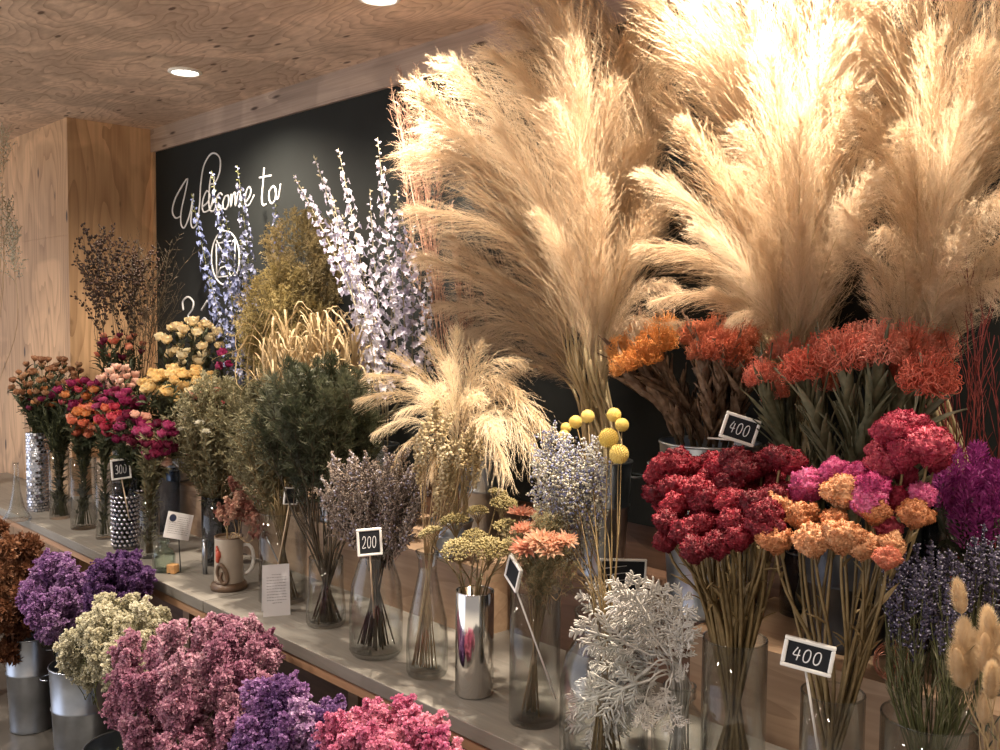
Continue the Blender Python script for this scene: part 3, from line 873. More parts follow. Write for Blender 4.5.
# shelf: two boards on posts
def shelf_board(label, x0, x1, posts):
    th = thing('shelf_board', label, 'shelf', (x0, -.745, 0))
    mb = MB(); mb.box((0, 0, SHELF - .034), (x1 - x0, .74, SHELF)); o = link('top_board', mb.mesh('shelf_top', MT['shelf'], False), th)
    bv = o.modifiers.new('soft_edges', 'BEVEL'); bv.width = .002; bv.segments = 2
    mb = MB(); mb.box((0, .006, SHELF - .062), (x1 - x0, .73, SHELF - .0342)); link('under_board', mb.mesh('shelf_under', MT['shelfedge'], False), th)
    for p in posts:
        for dy in (.08, .62):
            mb = MB(); mb.box((p - x0, dy, 0), (p - x0 + .06, dy + .06, SHELF - .063)); link('leg', mb.mesh('shelf_leg', MT['shelfedge'], False), th)
    return th
shelf_board('long grey wooden shelf board, its far part left of the joint by the mug', -5.6, -2.6675, (-4.1, -2.80))
shelf_board('long grey wooden shelf board, its near part right of the joint by the mug', -2.6645, .6, (-2.6, -.9, .4))
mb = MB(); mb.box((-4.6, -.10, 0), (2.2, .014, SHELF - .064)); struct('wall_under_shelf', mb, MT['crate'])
# risers on the shelf
def riser(label, x0, x1, y0, mat, z1=RISER, y1=-.005):
    th = thing('riser_box', label, 'wooden box', ((x0 + x1) / 2, y0, SHELF)); hw = (x1 - x0) / 2; h = z1 - SHELF
    mb = MB(); mb.box((-hw, 0, h - .016), (hw, y1 - y0, h)); o = link('top_panel', mb.mesh('riser_top', MT[mat], False), th)
    mb = MB(); mb.box((-hw + .002, .003, .0), (hw - .002, .018, h - .0165)); link('front_panel', mb.mesh('riser_front', MT[mat], False), th)
    for s in (-1, 1):
        mb = MB(); a = s * hw - (.016 if s > 0 else 0); mb.box((a + .001, .0185, 0), (a + .015, y1 - y0 - .002, h - .0165)); link('side_panel', mb.mesh('riser_side', MT[mat], False), th)
    return th
RX1 = onZ(494, 634, SHELF).x; RX2 = onY(689, 632, -.36).x
riser('pale plywood riser box on the shelf behind the milk bottle and carafe', -4.55, RX1, -.36, 'riser')
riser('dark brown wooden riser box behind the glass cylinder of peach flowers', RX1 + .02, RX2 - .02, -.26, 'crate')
riser('pale plywood riser box behind the crimson celosia vase', RX2, .5, -.36, 'riser')

# ceiling downlights, with fittings for the added fill lamps
nl = 0
for i, (x, y) in enumerate(LAMPS):
    lab = ['added unseen fill downlight beyond the column', 'recessed round ceiling downlight above the script lettering', 'recessed round ceiling downlight cut by the top edge',
           'recessed round ceiling downlight above the tallest pampas', 'recessed round ceiling downlight above the bunny tails'] + ['added unseen fill downlight out over the shop floor'] * 5
    th = thing('ceiling_downlight', lab[i], 'ceiling light', (x, y, CEIL), 'ceiling downlights')
    mb = MB(); mb.lathe([(.060, -.0005), (.062, -.006), (.050, -.010), (.047, -.004), (.046, -.0015)], 40); link('ring', mb.mesh('light_ring', MT['white']), th)
    mb = MB(); mb.lathe([(.0005, -.004), (.046, -.0035)], 32); mb.lathe([(.046, -.0025), (.0005, -.002)], 32); link('lens', mb.mesh('light_lens', MT['lamp']), th)

# ------------------------------------------------------------------ petal colours
def pm(name, cols, tr=.3, sc_=60):
    MT[name] = petalmat(name, cols, tr, sc_); return name
pm('p_tan', [(0.30, 0.13, 0.07), (0.50, 0.27, 0.15), (0.62, 0.42, 0.26)])
pm('p_orange', [(0.42, 0.12, 0.04), (0.62, 0.25, 0.09), (0.72, 0.42, 0.22)])
pm('p_coral', [(0.50, 0.10, 0.06), (0.68, 0.24, 0.14), (0.76, 0.42, 0.30)])
pm('p_pinkred', [(0.34, 0.02, 0.05), (0.52, 0.07, 0.11), (0.62, 0.18, 0.20)])
pm('p_magenta', [(0.17, 0.01, 0.05), (0.33, 0.03, 0.12), (0.48, 0.10, 0.22)])
pm('p_wine', [(0.08, 0.008, 0.02), (0.17, 0.015, 0.05), (0.28, 0.03, 0.08)])
pm('p_palepink', [(0.66, 0.34, 0.26), (0.78, 0.50, 0.40), (0.82, 0.62, 0.50)])
pm('p_cream', [(0.70, 0.52, 0.28), (0.82, 0.70, 0.45), (0.87, 0.80, 0.60)])
pm('p_yellow', [(0.68, 0.45, 0.18), (0.82, 0.63, 0.31), (0.87, 0.75, 0.48)])
pm('p_blue', [(0.13, 0.16, 0.33), (0.24, 0.28, 0.50), (0.44, 0.45, 0.60)])
pm('p_ice', [(0.46, 0.42, 0.60), (0.66, 0.63, 0.76), (0.84, 0.82, 0.86)])
pm('p_bud', [(0.34, 0.30, 0.20), (0.50, 0.45, 0.34)])
pm('p_gold', [(0.26, 0.20, 0.085), (0.44, 0.35, 0.15), (0.64, 0.54, 0.28)])
pm('p_brass', [(0.15, 0.115, 0.055), (0.27, 0.21, 0.10), (0.42, 0.33, 0.17)])
pm('p_straw', [(0.40, 0.28, 0.15), (0.56, 0.43, 0.25), (0.72, 0.59, 0.39)])
pm('p_seed', [(0.014, 0.007, 0.005), (0.04, 0.018, 0.011)], 0)
pm('p_twig', [(0.26, 0.12, 0.08), (0.42, 0.23, 0.16), (0.60, 0.42, 0.31)], .1)
pm('p_button', [(0.44, 0.33, 0.18), (0.62, 0.50, 0.30), (0.76, 0.66, 0.46)])
pm('p_ball', [(0.74, 0.54, 0.12), (0.84, 0.66, 0.22)], .1)
pm('p_peach', [(0.62, 0.26, 0.18), (0.78, 0.47, 0.33), (0.84, 0.66, 0.48)])
pm('p_white', [(0.60, 0.56, 0.44), (0.76, 0.73, 0.62), (0.85, 0.83, 0.78)])
pm('p_mistblue', [(0.22, 0.24, 0.44), (0.40, 0.42, 0.62), (0.70, 0.70, 0.76)])
pm('p_burnt', [(0.45, 0.13, 0.03), (0.68, 0.26, 0.06), (0.78, 0.40, 0.14)], .15)
pm('p_rust', [(0.40, 0.08, 0.04), (0.58, 0.16, 0.08), (0.70, 0.26, 0.13)], .15)
pm('p_redpin', [(0.56, 0.085, 0.05), (0.76, 0.20, 0.13), (0.86, 0.40, 0.30)], .15)
pm('p_crimson', [(0.085, 0.003, 0.009), (0.20, 0.008, 0.02), (0.36, 0.025, 0.045)], .1, 90)
pm('p_hotpink', [(0.34, 0.02, 0.11), (0.54, 0.06, 0.21), (0.70, 0.20, 0.36)], .1, 90)
pm('p_redpink', [(0.22, 0.010, 0.03), (0.36, 0.028, 0.065), (0.52, 0.10, 0.13)], .1, 90)
pm('p_apricot', [(0.40, 0.13, 0.05), (0.54, 0.23, 0.10), (0.70, 0.39, 0.21)], .1, 90)
pm('p_purple', [(0.20, 0.018, 0.14), (0.44, 0.06, 0.31), (0.66, 0.20, 0.50)], .3)
pm('p_lav', [(0.045, 0.036, 0.06), (0.09, 0.076, 0.13), (0.20, 0.175, 0.25)], .1)
pm('p_bunny', [(0.62, 0.45, 0.27), (0.74, 0.58, 0.38), (0.80, 0.66, 0.47)], .4)
pm('p_violet', [(0.24, 0.10, 0.30), (0.40, 0.22, 0.46), (0.60, 0.42, 0.62)])
pm('p_deepviolet', [(0.09, 0.035, 0.13), (0.19, 0.09, 0.26), (0.32, 0.18, 0.40)])
pm('p_pinkst', [(0.34, 0.13, 0.22), (0.54, 0.28, 0.38), (0.74, 0.50, 0.57)])
pm('p_pinkhot', [(0.58, 0.14, 0.30), (0.74, 0.28, 0.42), (0.80, 0.42, 0.50)])
pm('p_creamst', [(0.56, 0.52, 0.38), (0.72, 0.68, 0.52), (0.80, 0.77, 0.64)])
pm('p_hydrangea', [(0.11, 0.045, 0.022), (0.24, 0.10, 0.05), (0.38, 0.20, 0.11)])
pm('p_dust', [(0.22, 0.17, 0.14), (0.38, 0.31, 0.26)], .1)

# ------------------------------------------------------------------ vessels on the shelf
def on(px, py, z=SHELF): return onZ(px, py, z)
def XY(px, py, Y): 
    p = onY(px, py, Y); return p.x, Y
A_ = on(17, 520); B_ = on(39, 510); C_ = on(60, 518); D_ = on(84, 528); E_ = on(105, 538); F_ = on(125, 548); F2 = on(142, 534); G_ = on(150, 557)
K_ = on(222, 562); MU = on(229, 588); CY = on(283, 599); Q_ = on(326, 624); R_ = on(376, 653); S_ = on(427, 674); T_ = on(474, 693); U_ = on(534, 720)
V_ = on(603, 765); W_ = on(678, 770)
glass_vase('glass_decanter', 'clear glass decanter with narrow neck and flared base at shelf far left', A_.x, A_.y, .055, .24, prof=[(1, 0), (1.02, .04), (.55, .22), (.30, .5), (.18, .75), (.16, .95), (.19, 1)], cat='decanter')
def tilevase(x, y, r, h):
    th = thing('mirror_tile_vase', 'silver mosaic cylinder vase on the shelf left of the clear cylinders', 'vase', (x, y, SHELF))
    mb = MB(); mb.lathe([(.0005, .002), (r, .001), (r, h), (r - .003, h), (r - .003, .01), (.0005, .01)], 36); link('body', mb.mesh('vase_body', MT['zinc']), th)
    mb = MB(); rr = random.Random(5); nr, nc = 27, 22
    for i in range(nr):
        for j in range(nc):
            a = 2 * PI * (j + .5 * (i % 2)) / nc; z = (i + .5) * h / nr
            o = Vector((math.cos(a), math.sin(a), 0)); s = Vector((-o.y, o.x, 0))
            nn = (o + rdir(rr) * .14).normalized(); s = (s - nn * s.dot(nn)).normalized(); u = nn.cross(s)
            c = o * (r + .0016) + Vector((0, 0, z)); ws = r * PI / nc * .84; hs = h / nr * .38
            q = [c - s * ws - u * hs, c + s * ws - u * hs, c + s * ws + u * hs, c - s * ws + u * hs]
            q2 = [p_ - nn * .0022 for p_ in q]
            mb.quad(*q)
            for k in range(4): mb.quad(q2[k], q2[(k + 1) % 4], q[(k + 1) % 4], q[k])
    o = link('tiles', mb.mesh('vase_tiles', MT['silver'], False), th); o['kind'] = 'stuff'
tilevase(B_.x, B_.y, .047, .345)
glass_vase('glass_cylinder', 'clear glass cylinder of dark stems right of the mosaic vase', C_.x, C_.y, .041, .29)
glass_vase('glass_cylinder', 'widest clear glass cylinder of dark stems under the coral roses', D_.x, D_.y, .050, .285)
glass_vase('glass_cylinder', 'slim clear glass cylinder left of the dimpled silver vase', E_.x, E_.y, .033, .29)
def dimple(label, x, y, r, h):
    th = thing('dimpled_vase', label, 'vase', (x, y, SHELF))
    mb = MB(); mb.lathe([(.0005, .001), (r * .95, .001), (r, .01), (r, h), (r - .003, h), (r - .003, .014), (.0005, .012)], 40); link('body', mb.mesh('vase_body', MT['smoke']), th)
    mb = MB(); V, Fc = ico(1); nr = int(h * .8 / .016); nc = 16
    for i in range(nr):
        for j in range(nc):
            a = 2 * PI * (j + .5 * (i % 2)) / nc
            mb.add(V, Fc, Matrix.Translation((r * math.cos(a), r * math.sin(a), .018 + i * .016)) @ Matrix.Scale(.0072, 4))
    o = link('dimples', mb.mesh('vase_dimples', MT['silver']), th); o['kind'] = 'stuff'
dimple('dimpled silvery glass vase under the price sign reading 300', F_.x, F_.y, .043, .25)
dimple('dimpled silvery glass vase half hidden behind the wine rose stems', F2.x, F2.y, .036, .23)
glass_vase('glass_cylinder', 'slim clear glass cylinder of brown stems under the wine roses', G_.x, G_.y, .034, .23)
H_ = on(164, 571)
glass_vase('glass_bottle', 'small greenish glass bottle with short neck on the shelf edge', H_.x, H_.y, .037, .105, prof=[(.9, 0), (1, .06), (1, .55), (.8, .7), (.42, .78), (.42, .9), (.55, .93), (.55, 1)], mat='green_glass', cat='bottle')
I_ = on(173, 573)
mb = MB(); mb.box((-.015, -.015, 0), (.015, .015, .030)); o = link('cork_block', mb.mesh('cork_block', MT['cork'], False), None, (I_.x, I_.y, SHELF)); o.rotation_euler = (0, 0, .5)
tag(o, 'tiny orange-brown cube block in front of the greenish bottle', 'block'); bv = o.modifiers.new('b', 'BEVEL'); bv.width = .002
glass_vase('smoked_vase', 'smoked grey glass cylinder behind the stoneware mug', K_.x, K_.y, .068, .235, mat='smoke')
k2 = onY(172, 545, -.40)
glass_vase('smoked_vase', 'smoked grey glass cylinder behind the tilted white card', k2.x, -.42, .05, .25, mat='smoke')
th = thing('metal_tube', 'thin upright metal tube left of the stoneware mug', 'tube', on(205, 574))
mb = MB(); mb.lathe([(.001, .001), (.008, .001), (.008, .115), (.006, .115), (.006, .01), (.001, .01)], 20); link('body', mb.mesh('tube_body', MT['zinc']), th)
mb = MB(); mb.lathe([(.0075, .108), (.0095, .109), (.0095, .114), (.0075, .116)], 20); link('rim', mb.mesh('tube_rim', MT['zinc']), th)
# mug
mg = thing('stoneware_mug', 'tall beige stoneware mug with relief figure and handle at the shelf joint', 'mug', (MU.x, MU.y, SHELF), rotz=0)
r = .045; h = .165
mb = MB(); mb.lathe([(.0005, .001), (r * 1.0, .001), (r * 1.0, .022), (r, .028), (r * .96, h - .006), (r * .99, h), (r * .90, h), (r * .88, h - .01), (r * .88, .02), (.0005, .018)], 40); link('body', mb.mesh('mug_body', MT['mug']), mg)
mb = MB(); mb.lathe([(r * .9, .0), (r * 1.24, .0), (r * 1.27, .010), (r * 1.18, .020), (r * 1.02, .024)], 40); link('foot', mb.mesh('mug_foot', MT['mugdark']), mg)
mb = MB(); mb.lathe([(r * .99, h - .002), (r * 1.0, h + .002), (r * .9, h + .002), (r * .88, h - .006)], 40); link('rim', mb.mesh('mug_rim', MT['mugdark']), mg)
vdir = (Vector((CAM.x, CAM.y, 0)) - Vector((MU.x, MU.y, 0))).normalized(); sdir = Vector((-vdir.y, vdir.x, 0))
mb = MB(); c = sdir * r * .93
mb.tube(bez(c + Vector((0, 0, .135)), c + sdir * .045 + Vector((0, 0, .155)), c + sdir * .045 + Vector((0, 0, .035)), c + Vector((0, 0, .045)), 12), .006, 8); link('handle', mb.mesh('mug_handle', MT['white']), mg)
def onmug(a, z, lift=.003): 
    d_ = (vdir * math.cos(a) + sdir * math.sin(a)); return d_ * (r + lift) + Vector((0, 0, z))
mb = MB(); sw = [(-.55, .035), (-.75, .06), (-.6, .085), (-.35, .08), (-.15, .06), (-.1, .035), (-.35, .028), (-.5, .045), (-.4, .062)]
mb.tube(cr([onmug(a * 1.1, z) for a, z in sw]), [.004 + .003 * math.sin(i * PI / 48) for i in range(49)], 7)
mb.tube(cr([onmug(a, z) for a, z in [(-1.05, .03), (-.8, .027), (-.5, .026), (-.2, .026)]]), .0035, 6); link('relief_scroll', mb.mesh('mug_scroll', MT['mugdark']), mg)
mb = MB()
for a, z, s in ((-.85, .128, 1.0), (-.75, .115, 1.5), (-.82, .10, 1.1), (-.9, .138, .6)):
    V, Fc = ico(2); mb.add([Vector((p_.x * .006, p_.y * .006, p_.z * .010)) * s for p_ in V], Fc, Matrix.Translation(onmug(a, z, .001)))
link('relief_bird', mb.mesh('mug_bird', MT['red']), mg)
glass_vase('glass_cylinder', 'wide clear glass cylinder with few stems behind the folded card', CY.x, CY.y, .072, .27)
# small round tin lid hanging at the rim
P = onY(251, 504, -.50); th = thing('round_tin', 'small round shiny tin with blue label behind the mug', 'tin', P)
d = (CAM - P).normalized(); Mx = aim((d + Vector((.2, 0, .1))).normalized())
mb = MB(); mb.lathe([(.0005, 0), (.032, 0), (.034, .004), (.034, .018), (.031, .022), (.028, .019), (.0005, .019)], 32); link('body', mb.mesh('tin_body', MT['chrome']), th, mat=Mx)
mb = MB(); mb.lathe([(.018, .0195), (.018, .0202), (.0005, .0203)], 24); link('sticker', mb.mesh('tin_sticker', plain('tin_blue', (.35, .52, .58))), th, mat=Mx)
mb = MB(); mb.tube([(0, 0, 0), Vector((CY.x, CY.y + .03, SHELF + .02)) - P], .002, 5); link('wire', mb.mesh('tin_wire', MT['zinc']), th)
glass_vase('glass_vase', 'small clear glass vase of crossed dark stems right of the folded card', Q_.x, Q_.y, .055, .19, prof=[(.92, 0), (1, .05), (1, .25), (.88, .6), (.86, 1)])
glass_vase('milk_bottle', 'clear glass milk bottle of brown twigs behind the sign reading 200', R_.x, R_.y, .068, .275, prof=[(.88, 0), (1, .05), (1, .45), (.93, .65), (.72, .82), (.62, .90), (.62, .96), (.68, .97), (.68, 1)], cat='bottle')
glass_vase('glass_carafe', 'clear glass carafe with flared mouth left of the chrome cylinder', S_.x, S_.y, .050, .30, prof=[(.90, 0), (1, .04), (1, .28), (.93, .45), (.62, .68), (.44, .84), (.46, .93), (.60, 1)], cat='carafe')
th = thing('chrome_cylinder', 'polished chrome cylinder vase holding yellow yarrow', 'vase', (T_.x, T_.y, SHELF)); r = .044; h = .238
mb = MB(); mb.lathe([(.0005, .001), (r - .002, .001), (r, .003), (r, h - .001), (r - .0005, h), (r - .002, h), (r - .0025, .006), (.0005, .006)], 56); link('body', mb.mesh('cylinder_body', MT['chrome']), th)
mb = MB(); mb.tube([((r - .001) * math.cos(a), (r - .001) * math.sin(a), h) for a in [2 * PI * i / 40 for i in range(41)]], .0016, 6, 0, False); link('rim', mb.mesh('cylinder_rim', MT['chrome']), th)
glass_vase('glass_cylinder', 'tall clear glass cylinder of peach flowers right of the chrome vase', U_.x, U_.y, .054, .285)
glass_vase('glass_jar', 'big clear glass jar with ringed neck left of the silver leaves', V_.x, V_.y, .085, .30, prof=[(.9, 0), (1, .05), (1, .55), (.88, .72), (.70, .80), (.66, .84), (.70, .86), (.66, .88), (.70, .90), (.66, .92), (.70, 1)], cat='jar')
glass_vase('glass_bottle', 'squat clear glass bottle with ringed lip below the silver leaves', W_.x, W_.y, .052, .165, prof=[(.9, 0), (1, .06), (1, .5), (.85, .66), (.52, .78), (.50, .84), (.60, .87), (.60, .91), (.52, .92), (.60, .95), (.60, 1)], cat='bottle')
X_ = onY(735, 643, -.58); Yv = onY(833, 695, -.58); Z_ = onY(930, 712, -.56); BN = onY(1004, 735, -.62)
glass_vase('glass_cylinder', 'tall clear glass cylinder of crimson celosia stems', X_.x, X_.y, .058, .28)
glass_vase('glass_cylinder', 'clear glass cylinder of pink and orange celosia stems behind sign 400', Yv.x, Yv.y, .052, .235)
glass_vase('glass_cylinder', 'clear glass cylinder holding the lavender bunch', Z_.x, Z_.y, .073, .235)
glass_vase('glass_cylinder', 'slim clear glass cylinder holding the bunny tail grass', BN.x, BN.y, .034, .21)

# buckets on the risers
def back(px, py, Y): return onY(px, py, Y).x
bx1 = back(600, 430, -.17)
zinc_bucket('zinc_bucket', 'zinc bucket of pampas stalks behind the yellow balls', bx1, -.16, .060, .078, .30, RISER)
bx2 = back(707, 440, -.24)
zz = onY(700, 442, -.24).z
zinc_bucket('zinc_bucket', 'shiny zinc bucket of orange pincushions above the crimson celosia', bx2, -.23, .085, .112, zz - RISER, RISER)
bx3 = back(845, 500, -.22)
zinc_bucket('zinc_bucket', 'dark tin bucket of red pincushions behind the pink celosia', bx3, -.20, .08, .10, .22, RISER, mat='darktin')
bx4 = back(985, 520, -.22)
zinc_bucket('zinc_bucket', 'dark tin bucket of purple plumes behind the lavender', bx4, -.22, .07, .09, .17, RISER, mat='darktin')
bxp = back(800, 420, -.10); bxq = back(960, 420, -.10)
glass_vase('tall_vase', 'dark tall vase of pampas behind the pincushions', (bx2 + bx3) / 2, -.075, .055, .36, z=RISER, mat='smoke')
glass_vase('tall_vase', 'dark tall vase of pampas behind the purple plumes', (bx3 + bx4) / 2 + .02, -.075, .055, .36, z=RISER, mat='smoke')
B1 = ves(bx1, -.16, RISER, RISER + .30, .06, .07)
B2 = ves(bx2, -.23, RISER, zz, .08, .10)
B3 = ves(bx3, -.20, RISER, RISER + .22, .08, .09)
B4 = ves(bx4, -.22, RISER, RISER + .17, .07, .08)
BP = ves((bx2 + bx3) / 2, -.075, RISER, RISER + .36, .05, .045)
BQ = ves((bx3 + bx4) / 2 + .02, -.075, RISER, RISER + .36, .05, .045)
def backbucket(px, Y, h, label, r=.07):
    x = back(px, 470, Y); zinc_bucket('zinc_bucket', label, x, Y, r * .8, r, h, RISER, handles=False)
    return ves(x, Y, RISER, RISER + h, r * .75, r * .9)
BS = backbucket(128, -.40, .22, 'zinc bucket of dark seed sprays beside the column', .07)
BC = backbucket(185, -.26, .18, 'zinc bucket of cream roses behind the yellow roses', .07)
BD = backbucket(238, -.13, .26, 'zinc bucket of blue delphinium behind the grey-green foliage', .07)
BG = backbucket(290, -.22, .22, 'zinc bucket of golden sprays behind the dark foliage', .08)
BW = backbucket(375, -.14, .24, 'zinc bucket of white delphinium behind the low pampas', .08)
BT = backbucket(480, -.11, .24, 'zinc bucket of reddish twigs behind the low pampas', .07)
BL = backbucket(452, -.32, .10, 'low zinc bucket of short pampas above the carafe', .06)
BA = backbucket(335, -.30, .16, 'zinc bucket of curly straw behind the dark foliage', .06)
BY = backbucket(178, -.33, .10, 'low zinc bucket of yellow roses behind the wine roses', .06)

# ------------------------------------------------------------------ signs and cards
price_sign('small white-framed slate sign with chalk 300 above the dimpled vase', 121, 469, -.69, .068, .074, '300', yaw=8, roll=-4, stick=(129, 518, -.655), stickmat='pick')
price_sign('small white-framed slate sign with chalk 200 before the milk bottle', 369.5, 542, -.73, .060, .066, '200', yaw=5, roll=-3, stick=(374, 618, -.655), stickmat='pick')
price_sign('white-framed slate sign with chalk 400 before the orange celosia stems', 808, 656, -.70, .078, .050, '400', yaw=0, roll=9, stick=(822, 775, -.63), stickmat='pickwhite', fr=.085)
price_sign('white-framed slate sign with chalk 400 clipped on the shiny zinc bucket', 740, 429, -.40, .072, .055, '400', yaw=10, roll=17, stick=(708, 438, -.37), stickmat='pickwhite', fr=.09)
price_sign('narrow edge-on slate sign leaning at the peach flowers cylinder', 513.5, 573, -.70, .060, .058, '', yaw=-64, roll=24, stick=(556, 699, -.66), stickmat='pickwhite')
price_sign('tiny white-framed slate sign on a pick above the folded card', 291, 496, -.60, .042, .050, '', yaw=18, roll=6, stick=(278, 566, -.62))
th = price_sign('larger black chalkboard sign with white frame behind the silver leaves', 622, 580, -.34, .115, .10, '', yaw=18, roll=3, name='slate_sign', fr=.045)
mb = MB()
for k in range(5): mb.tube([(-.045 + .004 * k, -.003, .03 - .016 * k), (.01 + .006 * (k % 3), -.003, .034 - .016 * k)], .0009, 4)
link('lettering', mb.mesh('sign_lettering', MT['chalk']), th)
mb = MB(); P = Vector(th.location); mb.box((-.006, .005, SHELF - P.z), (.006, .012, -.04)); link('stand', mb.mesh('sign_stand', MT['slate'], False), th)
# tilted card with round mark
P = onY(178.5, 526, -.66)
th = thing('notice_card', 'square white card with round navy mark on a stand', 'card', P); dd = CAM - P
th.rotation_euler = (0, 0, math.atan2(dd.y, dd.x) + PI / 2 + .45)
R3 = Matrix.Rotation(math.radians(17), 4, 'Y') @ Matrix.Rotation(-.12, 4, 'X')
mb = MB(); mb.box((-.046, -.0008, -.043), (.046, .0008, .043)); link('sheet', mb.mesh('card_sheet', MT['paper'], False), th, mat=R3)
mb = MB(); mb.add([(0, 0, 0)] + [(.0125 * math.cos(2 * PI * i / 20), 0, .0125 * math.sin(2 * PI * i / 20)) for i in range(20)], [(0, i + 1, (i + 1) % 20 + 1) for i in range(20)], Matrix.Translation((-.026, -.0013, .023))); link('round_mark', mb.mesh('card_mark', MT['navy'], False), th, mat=R3)
mb = MB()
rr = random.Random(3)
for k in range(9):
    z = .028 - k * .0068; x0 = -.008 if k < 3 else -.036
    x = x0
    while x < .036:
        l = rr.uniform(.003, .009); mb.box((x, -.0011, z), (min(x + l, .038), -.0009, z + .0013)); x += l + .0022
link('print', mb.mesh('card_print', MT['ink'], False), th, mat=R3)
mb = MB(); mb.tube([Vector((.0, .003, -.02)), Vector((.004, .006, -.05)), Vector((.01, .008, SHELF - P.z + .004)), Vector((-.03, .02, SHELF - P.z + .002))], .0018, 6); link('wire_stand', mb.mesh('card_stand', MT['slate']), th)
# folded tent card
P = on(277, 616); th = thing('tent_card', 'folded white tent card with printed lines on the shelf edge', 'card', P)
dd = CAM - P; th.rotation_euler = (0, 0, math.atan2(dd.y, dd.x) + PI / 2 + .10)
hw, hh, dp = .038, .142, .03
mb = MB()
for s in (0, 1):
    y0, y1 = (0, dp) if s == 0 else (2 * dp, dp)
    a = [(-hw, y0, 0), (hw, y0, 0), (hw, y1, hh), (-hw, y1, hh)]; b = [(p_[0], p_[1] + (.0012 if s == 0 else -.0012), p_[2]) for p_ in a]
    mb.quad(*a); mb.quad(*reversed(b)); 
    for i in range(4): mb.quad(a[i], b[i], b[(i + 1) % 4], a[(i + 1) % 4])
link('sheet', mb.mesh('tent_sheet', MT['paper'], False), th)
mb = MB()
for k in range(11):
    z = hh * (.80 - k * .055); x = -.012 if k in (0, 10) else -.027
    xe = .014 if k in (0, 10) else .028
    while x < xe:
        l = rr.uniform(.003, .008); y = dp * z / hh - .0006
        mb.quad((x, y, z), (min(x + l, xe), y, z), (min(x + l, xe), y + dp * .0016 / hh, z + .0016), (x, y + dp * .0016 / hh, z + .0016)); x += l + .002
link('print', mb.mesh('tent_print', MT['ink'], False), th)
# copper wire ball
P = onY(877, 660, -.40); P.z = RISER + .035; P.y = -.33
th = thing('wire_ball', 'reddish copper wire ball behind the lavender cylinder', 'wire ball', P); 
for k in range(3):
    mb = MB()
    for q in range(4):
        a = rdir(rr); b = a.orthogonal().normalized(); c = a.cross(b); R = .036 * rr.uniform(.85, 1)
        mb.tube([(b * math.cos(t) + c * math.sin(t)) * R + a * R * .25 for t in [2 * PI * i / 24 for i in range(25)]], .0011, 5, 0, False)
    link('wire_loop', mb.mesh('wire_loop', MT['copper']), th)

# ------------------------------------------------------------------ flower bunches
ROSE = variants(rose, ['p_cream', 'leaf_deep'], 4)
def roses(c): return recol(ROSE, [c, 'leaf_deep'])
LF = dict(n=22, l=.048, w=.016, lo=-.25, hi=.97, a0=.4, a1=1.2)
LFd = dict(n=26, l=.05, w=.018, lo=-.25, hi=.97, a0=.4, a1=1.3)
def gv(p, r, h, z=SHELF, rb=None): return ves(p.x, p.y, z, z + h, rb or r * .85, r * .9)
bunch('dried_rose', 'small tan dried rose', 'in the mosaic vase', 'dried rose', dome(50, 384, 43, 25, -.62, 74, 11), gv(B_, .047, .345), roses('p_tan'), 'stem_green', size=.80, leaf=dict(LFd, n=10, lo=0), leafmat='leaf_dark')
bunch('dried_rose', 'orange and magenta dried rose', 'left of the coral roses', 'dried rose', dome(42, 402, 26, 12, -.66, 20, 12), gv(C_, .041, .29), roses('p_orange') + roses('p_magenta'), 'stem_green', size=.95, leaf=LF, leafmat='leaf_dark')
bunch('dried_rose', 'pink-red dried rose', 'above the clear cylinders', 'dried rose', dome(82, 398, 28, 17, -.60, 36, 13), gv(C_, .041, .29), roses('p_pinkred') + roses('p_orange') + roses('p_magenta'), 'stem_green', size=.95, leaf=LF, leafmat='leaf_dark')
bunch('dried_rose', 'coral orange dried rose', 'in the widest clear cylinder', 'dried rose', dome(86, 426, 19, 15, -.66, 24, 14), gv(D_, .05, .285), roses('p_coral') + roses('p_orange'), 'stem_green', size=1.15, leaf=LF, leafmat='leaf_deep')
bunch('dried_rose', 'bright red dried rose', 'above the 300 sign', 'dried rose', dome(112, 424, 16, 16, -.67, 14, 15), gv(E_, .033, .29), roses('p_pinkred') + roses('p_coral'), 'stem_green', size=1.15, leaf=LF)
bunch('dried_rose', 'magenta dried rose', 'above the dimpled vase', 'dried rose', dome(133, 434, 20, 18, -.67, 26, 16), gv(F_, .043, .25), roses('p_magenta') + roses('p_wine')[:2] + roses('p_palepink')[:1], 'stem_green', size=1.0, leaf=LF)
bunch('dried_rose', 'dark wine dried rose', 'above the brown-stemmed cylinder', 'dried rose', dome(158, 447, 20, 22, -.66, 26, 17), gv(G_, .034, .23), roses('p_wine') * 2 + roses('p_magenta') + roses('p_palepink')[:1], 'stem_olive', size=1.0, leaf=LF, leafmat='leaf_grey')
bunch('dried_rose', 'pale pink dried rose', 'between coral and yellow roses', 'dried rose', dome(122, 384, 22, 15, -.52, 28, 18), gv(F2, .036, .23), roses('p_palepink'), 'stem_green', size=.95, leaf=LF, leafmat='leaf_dark')
bunch('dried_rose', 'dark magenta dried rose', 'under the pale pink roses', 'dried rose', dome(120, 406, 30, 13, -.58, 30, 19), gv(F2, .036, .23), roses('p_magenta') + roses('p_wine'), 'stem_green', size=1.0, leaf=LF, leafmat='leaf_dark')
bunch('dried_rose', 'wine red dried rose', 'below the dark seed sprays', 'dried rose', dome(118, 348, 30, 14, -.46, 20, 20), BS, roses('p_wine') + roses('p_coral'), 'stem_dark', size=.8, leaf=LFd, leafmat='leaf_dark')
